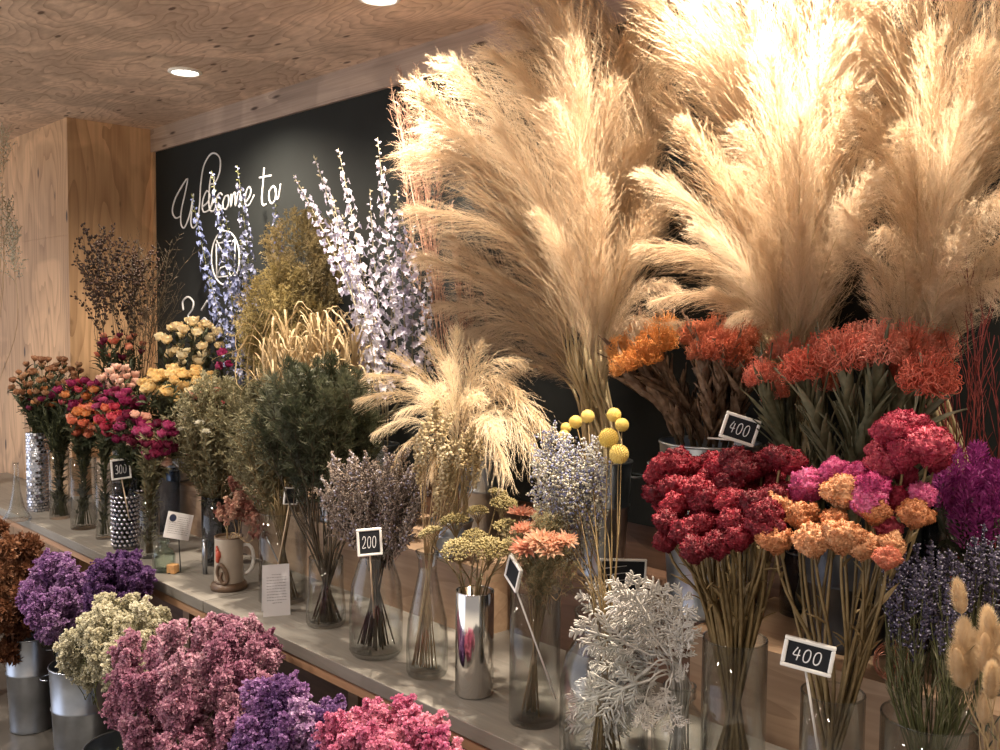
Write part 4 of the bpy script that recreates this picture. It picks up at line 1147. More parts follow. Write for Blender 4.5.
bunch('dried_rose', 'cream dried rose', 'at the top of the rose display', 'dried rose', dome(190, 346, 37, 22, -.30, 34, 21), BC, roses('p_cream'), 'stem_dark', size=1.15, leaf=dict(n=14, l=.05, w=.018, lo=.0, hi=.97, a0=.4, a1=1.2), leafmat='leaf_dark')
bunch('dried_rose', 'yellow dried rose', 'below the cream roses', 'dried rose', dome(180, 387, 46, 16, -.42, 48, 22), BY, roses('p_yellow'), 'stem_green', size=1.2, leaf=LFd, leafmat='leaf_deep')
bunch('dried_rose', 'peach dried rose', 'left of the grey-green sprays', 'dried rose', dome(205, 402, 22, 14, -.52, 9, 23), gv(K_, .068, .235), roses('p_palepink') + roses('p_cream') + roses('p_pinkred'), 'stem_green', size=1.05, leaf=LFd, leafmat='leaf_grey')
bunch('dried_rose', 'small pink dried rose', 'between cream roses and delphinium', 'dried rose', dome(222, 360, 10, 14, -.36, 5, 24), BC, roses('p_magenta'), 'stem_dark', size=.85, leaf=LF, leafmat='leaf_dark')

# seed sprays by the column
sp = variants(spray, ['p_seed', 'stem_dark'], 4, 'seed_spray', L=.34, nb=9, ang=.5, nsub=1, leaf=lf_bud(.0056, 1.3, 1, 0, .006), tw=.0009, curve=.15, start=.35, blen=.55, step=4)
bunch('seed_spray', 'dark brown spray with black seeds', 'beside the column', 'dried spray', [(p, 1) for p in dome(112, 282, 66, 44, -.46, 14, 30, fd=.3)], BS, sp, 'stem_dark', hl=.30, headname='seed_head', upb=.5, out=.6)
bare = variants(spray, ['p_seed', 'stem_dark'], 3, 'twig_spray', L=.34, nb=12, ang=.5, nsub=2, leaf=None, tw=.0010, curve=.2, start=.1, blen=.55)
bunch('bare_twig', 'fine dark bare twig', 'right of the seed sprays', 'dried twig', [(p, 1) for p in dome(150, 290, 34, 38, -.36, 9, 31, fd=.3)], BS, bare, 'stem_dark', hl=.28, headname='twig_spray', upb=.5)

# delphinium: (tip px, tip py, base px, base py, Y)
def spikes(lst, vs, heads, desc, loc, name, L0, sm, seed=1):
    r_ = random.Random(seed); items = []; group = f'{desc} spikes'
    for a in lst:
        T = onY(a[0], a[1], a[4]); Bs = onY(a[2], a[3], a[4] + r_.uniform(-.04, .06)); Bs.y = min(Bs.y, -.05)
        if len(a) > 5: T = onY(a[0], a[1], a[5])
        d_ = (T - Bs); L = d_.length
        root = Vector((vs['c'].x + r_.uniform(-.6, .6) * vs['rb'], vs['c'].y + r_.uniform(-.6, .6) * vs['rb'], vs['z0'] + .012))
        th = thing(name, '', 'delphinium' if 'delph' in name else 'dried flower', root, group)
        dn = d_.normalized(); nk = Vector((vs['c'].x, vs['c'].y, vs['z1'])) + Vector((r_.uniform(-.5, .5), r_.uniform(-.5, .5), 0)) * vs['rn']
        ln = max(.02, (Bs - nk).length)
        path = [root] + bez(nk, nk + Vector((0, 0, ln * .3)), Bs - dn * ln * .3, Bs, 6)
        mb = MB(); mb.tube([q - root for q in path], .0024, 5); link('stem', mb.mesh('stem', MT[sm]), th)
        s = L / L0
        Mh = Matrix.Translation(Bs - root) @ aim(dn, r_.uniform(0, 6)) @ Matrix.Diagonal((min(s * 1.05, 1.15), min(s * 1.05, 1.15), s, 1))
        link('flower_spike', heads[r_.randrange(len(heads))], th, mat=Mh)
        items.append((th, T))
    label_members(items, desc, loc, group)
DEL = variants(delphinium, ['p_blue', 'stem_green', 'p_white'], 3, 'flower_spike')
DELW = recol(DEL, ['p_ice', 'p_bud', 'p_ice'])
DELG = recol(DEL, ['p_mistblue', 'p_bud', 'p_ice'])
spikes([(190, 190, 222, 340, -.16), (216, 172, 236, 330, -.20), (243, 165, 252, 310, -.13), (279, 198, 278, 310, -.16), (207, 275, 238, 385, -.22), (243, 240, 248, 385, -.24), (228, 215, 240, 350, -.12)], BD, DEL, 'blue delphinium spike', 'before the script lettering', 'blue_delphinium', .42, 'stem_green')
spikes([(313, 150, 372, 330, -.20), (343, 150, 375, 345, -.28), (384, 138, 392, 320, -.22), (300, 172, 350, 290, -.30), (330, 195, 372, 372, -.32), (362, 190, 385, 360, -.18), (400, 190, 405, 340, -.28), (352, 240, 380, 395, -.36), (415, 225, 412, 370, -.20), (392, 250, 400, 385, -.34), (425, 260, 425, 375, -.28), (370, 270, 385, 400, -.25), (340, 215, 368, 350, -.25)], BW, DELW, 'whitish delphinium spike', 'left of the tall pampas', 'white_delphinium', .42, 'p_bud')

# golden sprays and straw
gold = variants(spray, ['p_gold', 'p_brass'], 4, 'flower_spray', L=.20, nb=15, ang=.65, nsub=4, leaf=lf_needle(.009, .0012, 4), tw=.0009, curve=.2, start=.15, blen=.55)
brass = recol(gold, ['p_brass', 'p_brass'])
bunch('golden_spray', 'yellowish golden dried spray', 'above the curly straw', 'dried spray', dome(278, 328, 40, 48, -.26, 22, 41), BG, gold, 'stem_olive', hl=.15, headname='flower_spray', upb=.5)
bunch('ochre_spray', 'brownish ochre dried spray', 'behind the golden sprays', 'dried spray', dome(308, 275, 42, 48, -.14, 18, 42), BG, brass, 'stem_olive', hl=.15, headname='flower_spray', upb=.5)
def curl(seed, L=.2):
    r_ = random.Random(seed); mb = MB()
    for i in range(7):
        a = r_.uniform(0, 6.28); o = Vector((math.cos(a), math.sin(a), 0)); R = L * r_.uniform(.12, .3); hh_ = L * r_.uniform(.5, 1.0)
        tp = Vector((0, 0, hh_)) + o * R
        end = tp + o * R * r_.uniform(.6, 1.8) - Vector((0, 0, hh_ * r_.uniform(.15, .75)))
        pts = bez(Vector((0, 0, 0)), Vector((0, 0, hh_ * .9)), tp + Vector((0, 0, hh_ * .3)), tp + o * R * .5, 7) 
        pts += bez(pts[-1], pts[-1] + o * R * .5 - Vector((0, 0, .05 * L)), end + rdir(r_) * L * .15, end, 5)[1:]
        sd = Vector((-o.y, o.x, .3)).normalized()
        mb.ribbon(pts, [.0038 * (1 - .06 * k) for k in range(len(pts))], sd, 0)
        mb.ribbon([p_ + o * .0006 for p_ in pts], [.0038 * (1 - .06 * k) for k in range(len(pts))], (sd + o * .3).normalized(), 0)
    return mb
cu = variants(curl, ['p_straw'], 4, 'curled_blades')
bunch('curly_straw', 'pale curly dried straw tuft', 'above the dark foliage', 'dried grass', dome(318, 358, 58, 36, -.38, 34, 43), BA, cu, 'stem_tan', hl=.13, headname='curled_blades', upb=.6, size=1.1)
bunch('curly_straw', 'single hanging straw curl', 'over the grey-green sprays', 'dried grass', dome(280, 385, 30, 15, -.42, 4, 44), BA, cu, 'stem_tan', hl=.10, headname='curled_blades', size=.9)

# reddish twigs left of the tall pampas
tw_ = variants(spray, ['p_twig', 'p_twig'], 3, 'twig_spray', L=.42, nb=12, ang=.16, nsub=2, leaf=lf_needle(.010, .0009, 1, 0, .5), tw=.0013, curve=.1, start=.05, blen=.34, wob=.02)
bunch('red_twig', 'straight reddish-brown twig', 'between delphinium and tall pampas', 'dried twig', at([(392, 90), (403, 80), (415, 85), (398, 120), (410, 140), (425, 120), (405, 175), (420, 190), (440, 170), (430, 230), (450, 220), (455, 270), (440, 290), (470, 280), (485, 300), (462, 330), (430, 320)], -.13, .06, 3), BT, tw_, 'p_twig', hl=.40, stem_r=.0022, headname='twig_spray', out=.8, upb=.5)

# dark foliage, grey-green foliage
dk = variants(spray, ['leaf_deep', 'stem_dark'], 4, 'foliage', L=.20, nb=12, ang=.55, nsub=3, leaf=lf_needle(.024, .0012, 4, 0, .7), tw=.0011, curve=.3, start=.1, blen=.55)
bunch('dark_foliage_stem', 'dark green needle-leaved stem', 'in the small clear vase', 'dried foliage', dome(322, 436, 64, 46, -.56, 30, 51, fd=.7), gv(Q_, .055, .19), dk, 'stem_dark', hl=.14, stem_r=.0026, headname='foliage', upb=.5, size=1.05, n_sides=5)
bunch('dark_foliage_stem', 'dusky green bushy stem', 'under the curly straw', 'dried foliage', dome(280, 422, 38, 34, -.42, 18, 52), gv(CY, .072, .27), recol(dk, ['leaf_grey', 'stem_dark']), 'stem_olive', hl=.14, headname='foliage', upb=.5)
gg = variants(spray, ['leaf_grey', 'stem_olive', 'p_white'], 4, 'foliage', L=.20, nb=13, ang=.55, nsub=3, leaf=lf_blade(.016, .005, 2), tw=.0011, curve=.3, start=.1, blen=.55)
bunch('grey_green_spray', 'grey-green leafy dried spray', 'in the smoked vase behind the mug', 'dried foliage', dome(215, 440, 40, 46, -.50, 30, 53, fd=.7), gv(K_, .068, .235), gg, 'stem_olive', hl=.14, headname='foliage', upb=.5)
bunch('grey_green_spray', 'olive leafy dried spray', 'above the tin and wide cylinder', 'dried foliage', dome(262, 462, 30, 36, -.52, 16, 54, fd=.7), gv(CY, .072, .27), gg, 'stem_olive', hl=.14, headname='foliage', upb=.4)
st = variants(strawflower, ['p_white', 'stem_olive'], 3)
bunch('white_strawflower', 'off-white dried flower', 'on the grey-green sprays', 'dried flower', at([(186, 420, 1), (194, 416, 1), (200, 424, .9), (182, 430, .8), (206, 432, .8)], -.60), gv(K_, .068, .235), st, 'stem_olive', leaf=LF, leafmat='leaf_grey', size=.7)
# pink flowers in the mug
pk = variants(spray, [pm('p_dusk', [(0.26, 0.07, 0.06), (0.50, 0.26, 0.20), (0.68, 0.50, 0.38)]), 'stem_tan'], 3, 'flower_spray', L=.08, nb=8, ang=.8, nsub=1, leaf=lf_cup(.0042, .008, 2), tw=.0007, curve=.1, start=.2, blen=.55)
bunch('pink_spray', 'faded pink dried spray', 'in the stoneware mug', 'dried flower', at([(232, 490, 1.0), (222, 514, .9), (245, 516, 1.1), (238, 528, 1.1), (252, 525, 1), (228, 525, .8), (243, 505, .9), (256, 532, .8)], -.60), ves(MU.x, MU.y, SHELF + .015, SHELF + .165, .03, .036), pk, 'stem_tan', hl=.05, headname='flower_spray')
# brown twigs in the milk bottle
bt = variants(spray, ['p_dust', 'p_dust', 'p_ice'], 4, 'twig_spray', L=.17, nb=12, ang=.35, nsub=2, leaf=lf_bud(.0026, 1.6, 2, 0, .003, 2, .10), tw=.0010, curve=.2, start=.1, blen=.42)
bunch('dried_heather', 'grey-brown dried heather stem', 'in the milk bottle', 'dried flower', dome(352, 497, 27, 30, -.64, 16, 61, fd=.7) + dome(400, 505, 25, 30, -.60, 16, 62, fd=.7), ves(R_.x, R_.y, SHELF + .01, SHELF + .275, .05, .036), bt, 'stem_dark', hl=.14, headname='twig_spray', upb=.4, out=.65, stem_r=.0018)
# buttons in the carafe
bu = variants(spray, ['p_button', 'stem_tan'], 4, 'flower_spray', L=.12, nb=8, ang=.30, nsub=1, leaf=lf_bud(.0048, .85, 1, 0, .003), tw=.0008, curve=.15, start=.35, blen=.4, step=3)
bunch('button_flower', 'cream button-flower stem', 'in the glass carafe', 'dried flower', dome(442, 470, 36, 44, -.60, 26, 63, fd=.6), ves(S_.x, S_.y, SHELF + .01, SHELF + .30, .038, .018), bu, 'stem_tan', hl=.06, headname='flower_spray', upb=.5, stem_r=.0013)
# yarrow in the chrome cylinder
um = variants(umbel, [pm('p_yarrow', [(0.24, 0.19, 0.07), (0.38, 0.31, 0.14), (0.52, 0.44, 0.23)]), 'stem_olive'], 3)
bunch('yarrow', 'yellow-green yarrow head', 'in the chrome cylinder', 'yarrow', at([(433, 540, .95, -.68), (455, 530, 1.0, -.66), (478, 518, .85, -.60), (497, 500, .8, -.55), (503, 512, 1.0, -.60), (507, 538, 1.1, -.62), (459, 558, 1.15, -.71), (489, 558, 1.15, -.71), (475, 545, .9, -.66), (510, 553, .8, -.66)], -.64), gv(T_, .044, .238), um, 'stem_olive', stem_r=.002, leaf=dict(n=5, l=.03, w=.004, lo=0, hi=.5), leafmat='leaf_grey', size=1.02, jit=.08)
# peach flowers
bunch('peach_everlasting', 'peach everlasting flower', 'in the tall clear cylinder', 'dried flower', at([(524, 533, 1.1, -.68), (541, 543, 1.0, -.70), (553, 545, .95, -.69), (566, 543, .9, -.67), (527, 550, 1.1, -.71), (521, 516, .8, -.62), (537, 517, .7, -.6), (549, 553, .9, -.70)], -.66), gv(U_, .054, .285), variants(strawflower, ['p_peach', 'stem_olive'], 3), 'stem_olive', leaf=dict(n=12, l=.03, w=.005, lo=0, hi=.95), leafmat='leaf_grey', size=1.2)
fg = variants(spray, ['leaf_grey', 'stem_tan'], 3, 'foliage', L=.12, nb=10, ang=.5, nsub=3, leaf=lf_needle(.008, .0008, 3), tw=.0007)
bunch('fine_filler', 'fine green-tan filler spray', 'below the peach flowers', 'dried foliage', dome(545, 575, 26, 14, -.66, 14, 64), gv(U_, .054, .285), fg, 'stem_tan', hl=.08, headname='foliage', size=.9)
# misty limonium
mi_ = variants(spray, ['p_mistblue', 'stem_olive', 'p_white'], 4, 'flower_spray', L=.16, nb=12, ang=.45, nsub=3, leaf=lf_bud(.0027, 1.1, 1, 0, .003, 2, .6), tw=.0006, curve=.3, start=.15, blen=.5)
bunch('sea_lavender', 'misty blue and white filler spray', 'in the big glass jar', 'dried flower', dome(567, 495, 36, 46, -.56, 19, 65, fd=.7), ves(V_.x, V_.y, SHELF + .01, SHELF + .30, .06, .05), mi_, 'stem_olive', hl=.12, headname='flower_spray', upb=.5, stem_r=.0012)
# craspedia
bunch('billy_button', 'yellow ball flower on a bare stem', 'before the zinc pampas bucket', 'ball flower', at([(564, 437, .95, -.50), (566, 428, .75, -.46), (575.6, 422, .9, -.48), (587.6, 416.5, .9, -.5), (614, 415, .95, -.46), (622, 425, .9, -.47), (608.6, 438, 1.25, -.56), (619, 454, 1.2, -.57)], -.5), ves(V_.x, V_.y, SHELF + .01, SHELF + .30, .05, .05), variants(ball, ['p_ball'], 2), 'stem_olive', jit=.02, size=1.25, leaf=dict(n=1, l=.01, w=.002))
# silver leaves
DL = variants(dustyleaf, ['dusty'], 5, 'leaf_blade')
def dusty():
    items = []; c = Vector((W_.x, W_.y, SHELF + .165))
    lst = [(600, 672, 578, 690, 1.0), (640, 690, 610, 722, 1.15), (648, 690, 638, 725, 1.0), (650, 668, 590, 712, 1.1), (650, 655, 592, 622, 1.1), (655, 650, 605, 600, 1.15), (650, 640, 622, 585, 1.0), (655, 635, 640, 578, 1.0),
           (668, 655, 620, 640, 1.2), (665, 690, 665, 730, 1.0), (660, 665, 606, 655, 1.1), (672, 660, 662, 598, 1.1), (675, 650, 682, 600, 1.1), (680, 665, 688, 625, 1.05), (672, 680, 690, 668, .9), (668, 655, 640, 610, 1.2), (655, 672, 640, 705, 1.0), (662, 640, 700, 640, .8), (670, 685, 655, 708, .85), (645, 675, 600, 650, 1.0), (660, 660, 630, 600, 1.1), (665, 650, 655, 590, 1.0), (650, 680, 590, 700, 1.1)]
    rr_ = random.Random(9)
    for a in lst:
        Y0 = -.64 + rr_.uniform(-.03, .03); P0 = onY(a[0], a[1], Y0); P1 = onY(a[2], a[3], Y0 - rr_.uniform(.0, .09))
        root = Vector((c.x + rr_.uniform(-.02, .02), c.y + rr_.uniform(-.02, .02), SHELF + .015))
        th = thing('silver_leaf_stem', '', 'silver leaf', root, 'silver dusty leaves')
        nk = c + Vector((rr_.uniform(-.016, .016), rr_.uniform(-.016, .016), 0))
        mb = MB(); mb.tube([q - root for q in [root] + bez(nk, nk + Vector((0, 0, .04)), P0 - (P1 - P0) * .2 + Vector((0, 0, .02)), P0, 6)], .0018, 5); link('stem', mb.mesh('stem', MT['dusty']), th)
        dn = (P1 - P0); L = dn.length
        vd = (CAM - P0).normalized(); zz_ = dn.normalized(); yy = (vd + rdir(rr_) * .5); yy = (yy - zz_ * yy.dot(zz_)).normalized(); xx = yy.cross(zz_)
        Mh = Matrix((xx, yy, zz_)).transposed().to_4x4() @ Matrix.Scale(L / .11 * a[4] * .95, 4); Mh.translation = P0 - root
        link('leaf_blade', DL[rr_.randrange(5)], th, mat=Mh); items.append((th, P1))
    label_members(items, 'silvery white lobed leaf', 'over the squat bottle', 'silver dusty leaves')
dusty()

# pincushions
PC = variants(pincushion, ['p_burnt', 'leaf_brown'], 3)
PR = recol(PC, ['p_rust', 'leaf_brown']); PD = recol(PC, ['p_redpin', 'leaf_strap'])
LB = dict(n=38, l=.10, w=.030, lo=.0, hi=.84, a0=.15, a1=.45, seg=4, cr=.09)
bunch('orange_pincushion', 'burnt orange pincushion flower', 'in the shiny zinc bucket', 'pincushion protea', at([(622, 352, 1.0, -.30), (640, 335, .95, -.28), (658, 345, 1.0, -.36), (644, 360, 1.0, -.40), (663, 332, .9, -.24), (626, 368, .8, -.36)], -.3), B2, PC, 'stem_dark', leaf=LB, leafmat='leaf_brown', stem_r=.004, size=.95, n_sides=6, upb=.5)
bunch('rust_pincushion', 'rust red pincushion flower', 'right of the orange pincushions', 'pincushion protea', at([(696, 338, 1.0, -.30), (716, 332, .95, -.25), (722, 350, 1.0, -.35), (742, 340, .9, -.26), (705, 355, .85, -.33), (735, 358, .85, -.32)], -.3), B2, PR, 'stem_dark', leaf=LB, leafmat='leaf_brown', stem_r=.004, size=.95, n_sides=6, upb=.5)
LS = dict(n=42, l=.125, w=.025, lo=.0, hi=.82, a0=.15, a1=.5, seg=4)
bunch('red_pincushion', 'coral red pincushion flower', 'with strap leaves behind the celosia', 'pincushion protea', at([(762, 378, .95, -.36), (785, 352, .9, -.24), (803, 372, 1.1, -.38), (826, 352, .9, -.24), (845, 358, 1.15, -.36), (880, 352, 1.2, -.36), (862, 340, .9, -.20), (912, 350, 1.0, -.28), (935, 350, .9, -.22), (928, 383, 1.1, -.38), (775, 395, .8, -.30), (900, 372, .8, -.30), (820, 385, .8, -.30)], -.3), B3, PD, 'stem_green', leaf=LS, leafmat='leaf_strap', stem_r=.0035, size=.98, n_sides=6, upb=.5)

# celosia
CE = variants(celosia, ['p_crimson'], 6)
def cel(m): return recol(CE, [m])
LC = dict(n=2, l=.04, w=.010, lo=.1, hi=.9)
cr_pts = [(660, 478), (683, 468), (704, 470), (725, 462), (745, 468), (768, 470), (787, 462), (790, 485), (652, 495), (672, 500), (697, 495), (722, 492), (748, 490), (770, 492), (665, 518), (688, 522), (711, 517), (735, 520), (757, 512), (745, 530), (720, 535), (694, 538), (672, 540), (765, 528), (740, 455), (712, 452), (760, 450), (680, 447), (690, 455), (660, 465), (705, 505), (775, 455)]
rr = random.Random(4)
cr_pts += [(722 + 66 * math.sqrt(q / 20) * math.cos(q * 2.4), 492 + 40 * math.sqrt(q / 20) * math.sin(q * 2.4)) for q in range(20)]
bunch('crimson_celosia', 'crimson crested celosia', 'above the clear cylinder', 'celosia', [(onY(a + rr.uniform(-7, 7), b + rr.uniform(-5, 11), -.58 + (480 - b) * -.0016 * -1.2 + rr.uniform(-.04, .04)), 1.0) for a, b in cr_pts], gv(X_, .058, .28), cel('p_crimson'), 'stem_olive', leaf=LC, leafmat='stem_olive', stem_r=.0036, hl=.020, size=.90, jit=.12, upb=.7, out=.45)
bunch('orange_celosia', 'apricot orange crested celosia', 'in the pink and orange bunch', 'celosia', at([(774, 507, .95, -.63), (803, 517, .85, -.64), (843, 493, 1.05, -.62), (842, 537, .95, -.68), (813, 541, .9, -.68), (775, 541, .95, -.69), (875, 513, .85, -.62), (916, 515, .95, -.60), (834, 521, .75, -.65), (862, 546, .85, -.66), (890, 547, .8, -.64)], -.62), gv(Yv, .052, .235), cel('p_apricot'), 'stem_olive', leaf=LC, leafmat='stem_olive', stem_r=.0034, hl=.014, size=1.0, upb=.7)
bunch('pink_celosia', 'hot pink crested celosia', 'in the pink and orange bunch', 'celosia', at([(836, 472, 1.0, -.55), (812, 485, 1.05, -.57), (859, 478, 1.0, -.56), (872, 490, 1.1, -.60), (866, 500, 1.0, -.61), (922, 497, 1.0, -.56), (797, 497, .8, -.58)], -.58), gv(Yv, .052, .235), cel('p_hotpink'), 'stem_olive', leaf=LC, leafmat='stem_olive', stem_r=.0034, hl=.014, size=.95, upb=.7)
bunch('red_celosia', 'raspberry red crested celosia', 'at the top of the pink bunch', 'celosia', at([(890, 433, 1.15, -.56), (907, 428, 1.1, -.50), (930, 447, 1.25, -.55), (905, 455, 1.1, -.56), (884, 466, 1.0, -.55), (905, 476, .95, -.53), (893, 500, 1.0, -.57), (888, 528, .85, -.60), (935, 460, .9, -.50), (878, 452, .8, -.50)], -.55), gv(Yv, .052, .235), cel('p_redpink'), 'stem_olive', leaf=LC, leafmat='stem_olive', stem_r=.0034, hl=.014, size=.92, upb=.7)
bunch('coral_celosia', 'small bright coral crested celosia', 'lowest in the pink and orange bunch', 'celosia', at([(887, 564, .75, -.68)], -.68), gv(Yv, .052, .235), cel('p_coral'), 'stem_olive', leaf=LC, leafmat='stem_olive', stem_r=.0024, size=.95)
PU = variants(cspike, ['p_purple'], 4, 'flower_plume')
bunch('purple_celosia', 'purple plumed celosia', 'right of the pink bunch', 'celosia', dome(972, 488, 40, 32, -.38, 17, 71, fd=.7), B4, PU, 'stem_dark', leaf=dict(n=8, l=.05, w=.012, lo=0, hi=.95), leafmat='leaf_dark', hl=.045, headname='flower_plume', size=1.2, upb=.8)
rt_ = variants(spray, ['stem_red', 'stem_red'], 3, 'twig_spray', L=.30, nb=9, ang=.30, nsub=0, leaf=None, tw=.0011, curve=.1, start=.1, blen=.5)
bunch('crimson_twig', 'thin dark red twig', 'at the right edge', 'dried twig', at([(968, 262), (985, 330), (998, 300), (958, 380), (990, 370), (1006, 340), (975, 400), (948, 400), (1010, 390), (965, 350)], -.30, .04, 5), B4, rt_, 'stem_red', hl=.27, headname='twig_spray', out=.8)
LA = variants(lavender, ['p_lav', 'stem_green', 'p_ice'], 3, 'flower_spike')
bunch('lavender_stem', 'dusky blue lavender spike', 'in the clear cylinder', 'lavender', dome(925, 580, 46, 48, -.57, 80, 72, fd=.9, inner=.02) + dome(985, 560, 26, 40, -.50, 34, 73, inner=.02), gv(Z_, .073, .235), LA, 'stem_green', hl=.05, stem_r=.0011, headname='flower_spike', size=1.1, upb=.8, out=.4, leaf=dict(n=7, l=.028, w=.003, lo=.0, hi=.8, a0=.2, a1=.5), leafmat='leaf_grey')
BU = variants(bunnytail, ['p_bunny'], 3, 'flower_head')
bunch('bunny_tail', 'fluffy cream bunny tail grass head', 'at the lower right', 'bunny tail grass', at([(958, 588, 1.0, -.66), (964, 630, 1.15, -.66), (988, 618, 1.1, -.64), (985, 640, 1.1, -.68), (957, 655, 1.1, -.68), (972, 655, 1.1, -.66), (1000, 635, 1.1, -.64), (992, 672, 1.15, -.70), (1005, 655, 1.1, -.68), (975, 640, 1.0, -.62), (1012, 620, 1.1, -.62), (966, 668, 1.0, -.64), (985, 700, 1.0, -.66)], -.66), gv(BN, .034, .21), BU, 'stem_tan', stem_r=.0011, size=1.15, hl=.036, upb=.6, leaf=dict(n=2, l=.03, w=.003))

# ------------------------------------------------------------------ pampas
PL = [plume(1, .06).mesh('plume', [MT['pampas'], MT['stalk']]), plume(2, .12).mesh('plume', [MT['pampas'], MT['stalk']]), plume(3, .20, sag=.7).mesh('plume', [MT['pampas'], MT['stalk']]), plume(4, .09, blen=.28).mesh('plume', [MT['pampas'], MT['stalk']])]
PS = recol([plume(5, .12, nbr=130, blen=.30, hairs=26, w0=.0012).mesh('plume', [MT['pampas'], MT['stalk']]), plume(6, .24, nbr=130, blen=.30, hairs=26, sag=.7, w0=.0012).mesh('plume', [MT['pampas'], MT['stalk']])], ['pampas_low', 'stalk'])
def pampas(lst, vs, desc, loc, group, meshes=PL, seed=1, pn='pampas_plume', sr=.006, wide=1.0):
    r_ = random.Random(seed); items = []
    for a in lst:
        P0 = onY(a[0], a[1], a[4]); P1 = onY(a[2], a[3], a[5]); P0.y = min(P0.y, -.05); P1.y = min(P1.y, -.04)
        k = a[6] if len(a) > 6 else r_.randrange(len(meshes))
        nk = Vector((vs['c'].x, vs['c'].y, vs['z1'])) + Vector((r_.uniform(-.7, .7), r_.uniform(-.7, .7), 0)) * vs['rn']
        root = Vector((vs['c'].x - (nk.x - vs['c'].x) * .5, vs['c'].y - (nk.y - vs['c'].y) * .5, vs['z0'] + .012))
        th = thing(pn, '', 'pampas grass', root, group)
        dn = P1 - P0; L = dn.length; z = dn.normalized(); ln = max(.02, (P0 - nk).length)
        dnw = Vector((0, 0, -1)); hx = Vector((P1.x - vs['c'].x, P1.y - vs['c'].y, 0))
        gx = dnw + (hx.normalized() * .6 if hx.length > .01 else Vector((.1, 0, 0)))
        x = gx - z * gx.dot(z)
        x = x.normalized() if x.length > .02 else z.orthogonal().normalized(); y = z.cross(x)
        st_ = (z - x * .35).normalized()
        mb = MB(); mb.tube([q - root for q in [root] + bez(nk, nk + Vector((0, 0, ln * .3)), P0 - st_ * ln * .3, P0, 6)], [sr * (1 - .05 * i) for i in range(8)], 6); link('stalk', mb.mesh('stalk', MT['stalk']), th)
        Mh = Matrix((x, y, z)).transposed().to_4x4() @ Matrix.Scale(L, 4); Mh.translation = P0 - root
        link('plume', meshes[k], th, mat=Mh); items.append((th, P1))
    label_members(items, desc, loc, group)
pampas([(575, 352, 424, 92, -.20, -.34), (572, 350, 455, 66, -.2, -.20), (578, 345, 500, 58, -.2, -.38), (582, 340, 545, -15, -.15, -.25), (585, 340, 562, 0, -.2, -.38), (590, 340, 592, 2, -.15, -.16),
        (570, 360, 414, 150, -.25, -.30), (568, 362, 418, 208, -.25, -.42), (566, 366, 424, 258, -.20, -.26), (566, 372, 440, 305, -.18, -.24), (566, 380, 458, 335, -.16, -.20), (596, 345, 612, 90, -.15, -.30),
        (600, 350, 628, 150, -.18, -.22), (605, 350, 645, 215, -.2, -.36), (580, 345, 522, 25, -.12, -.16), (576, 352, 500, 130, -.28, -.48), (572, 360, 478, 190, -.2, -.30), (585, 348, 556, 110, -.28, -.48),
        (596, 352, 600, 180, -.25, -.42), (574, 372, 490, 270, -.2, -.30), (612, 352, 672, 285, -.22, -.36, 2), (590, 360, 540, 215, -.3, -.5), (572, 385, 500, 378, -.18, -.24, 2), (604, 350, 640, 20, -.12, -.2), (588, 400, 470, 330, -.15, -.2, 2), (592, 395, 600, 250, -.2, -.34), (598, 390, 650, 320, -.2, -.36, 2), (580, 390, 450, 240, -.18, -.24), (584, 370, 520, 70, -.2, -.30), (590, 370, 575, 60, -.2, -.44), (578, 360, 436, 125, -.2, -.22), (594, 370, 625, 60, -.1, -.12), (598, 375, 650, 120, -.07, -.1), (602, 372, 645, 150, -.1, -.2), (606, 376, 668, 190, -.1, -.2), (600, 380, 655, 220, -.08, -.12), (604, 380, 660, 60, -.07, -.1)],
       B1, 'tall cream pampas plume', 'in the left pampas cluster', 'left cluster of tall pampas plumes', seed=2)
pampas([(770, 338, 655, 5, -.10, -.26), (772, 335, 700, 20, -.10, -.30), (780, 330, 742, -25, -.1, -.30), (790, 325, 790, -40, -.1, -.28), (795, 325, 832, -35, -.1, -.3), (765, 335, 648, 175, -.15, -.38),
        (762, 340, 642, 245, -.15, -.42, 2), (765, 345, 655, 300, -.2, -.42, 2), (775, 335, 690, 130, -.15, -.45), (782, 330, 742, 130, -.2, -.48), (795, 330, 800, 120, -.2, -.48), (780, 335, 700, 230, -.2, -.5),
        (800, 335, 850, 90, -.15, -.42), (778, 345, 730, 320, -.25, -.44, 2), (790, 335, 770, 60, -.15, -.42), (805, 335, 870, 180, -.2, -.46), (786, 335, 725, 60, -.12, -.2), (798, 330, 850, 10, -.1, -.22), (770, 400, 715, 290, -.15, -.30, 2), (780, 400, 760, 240, -.15, -.34), (795, 400, 800, 230, -.15, -.34), (810, 400, 845, 240, -.15, -.34), (790, 390, 780, 160, -.1, -.16), (770, 380, 670, 100, -.1, -.14), (815, 380, 880, 120, -.1, -.14), (765, 380, 640, 330, -.2, -.32, 2), (790, 390, 740, 180, -.15, -.30), (790, 380, 830, 40, -.12, -.36), (770, 370, 690, 60, -.08, -.10), (768, 372, 672, 180, -.08, -.12), (765, 378, 660, 250, -.08, -.14), (805, 370, 862, 60, -.08, -.10), (808, 375, 868, 200, -.08, -.12), (775, 370, 715, 0, -.08, -.14), (810, 372, 880, -10, -.08, -.1)],
       BP, 'tall cream pampas plume', 'in the middle pampas cluster', 'middle cluster of tall pampas plumes', seed=3)
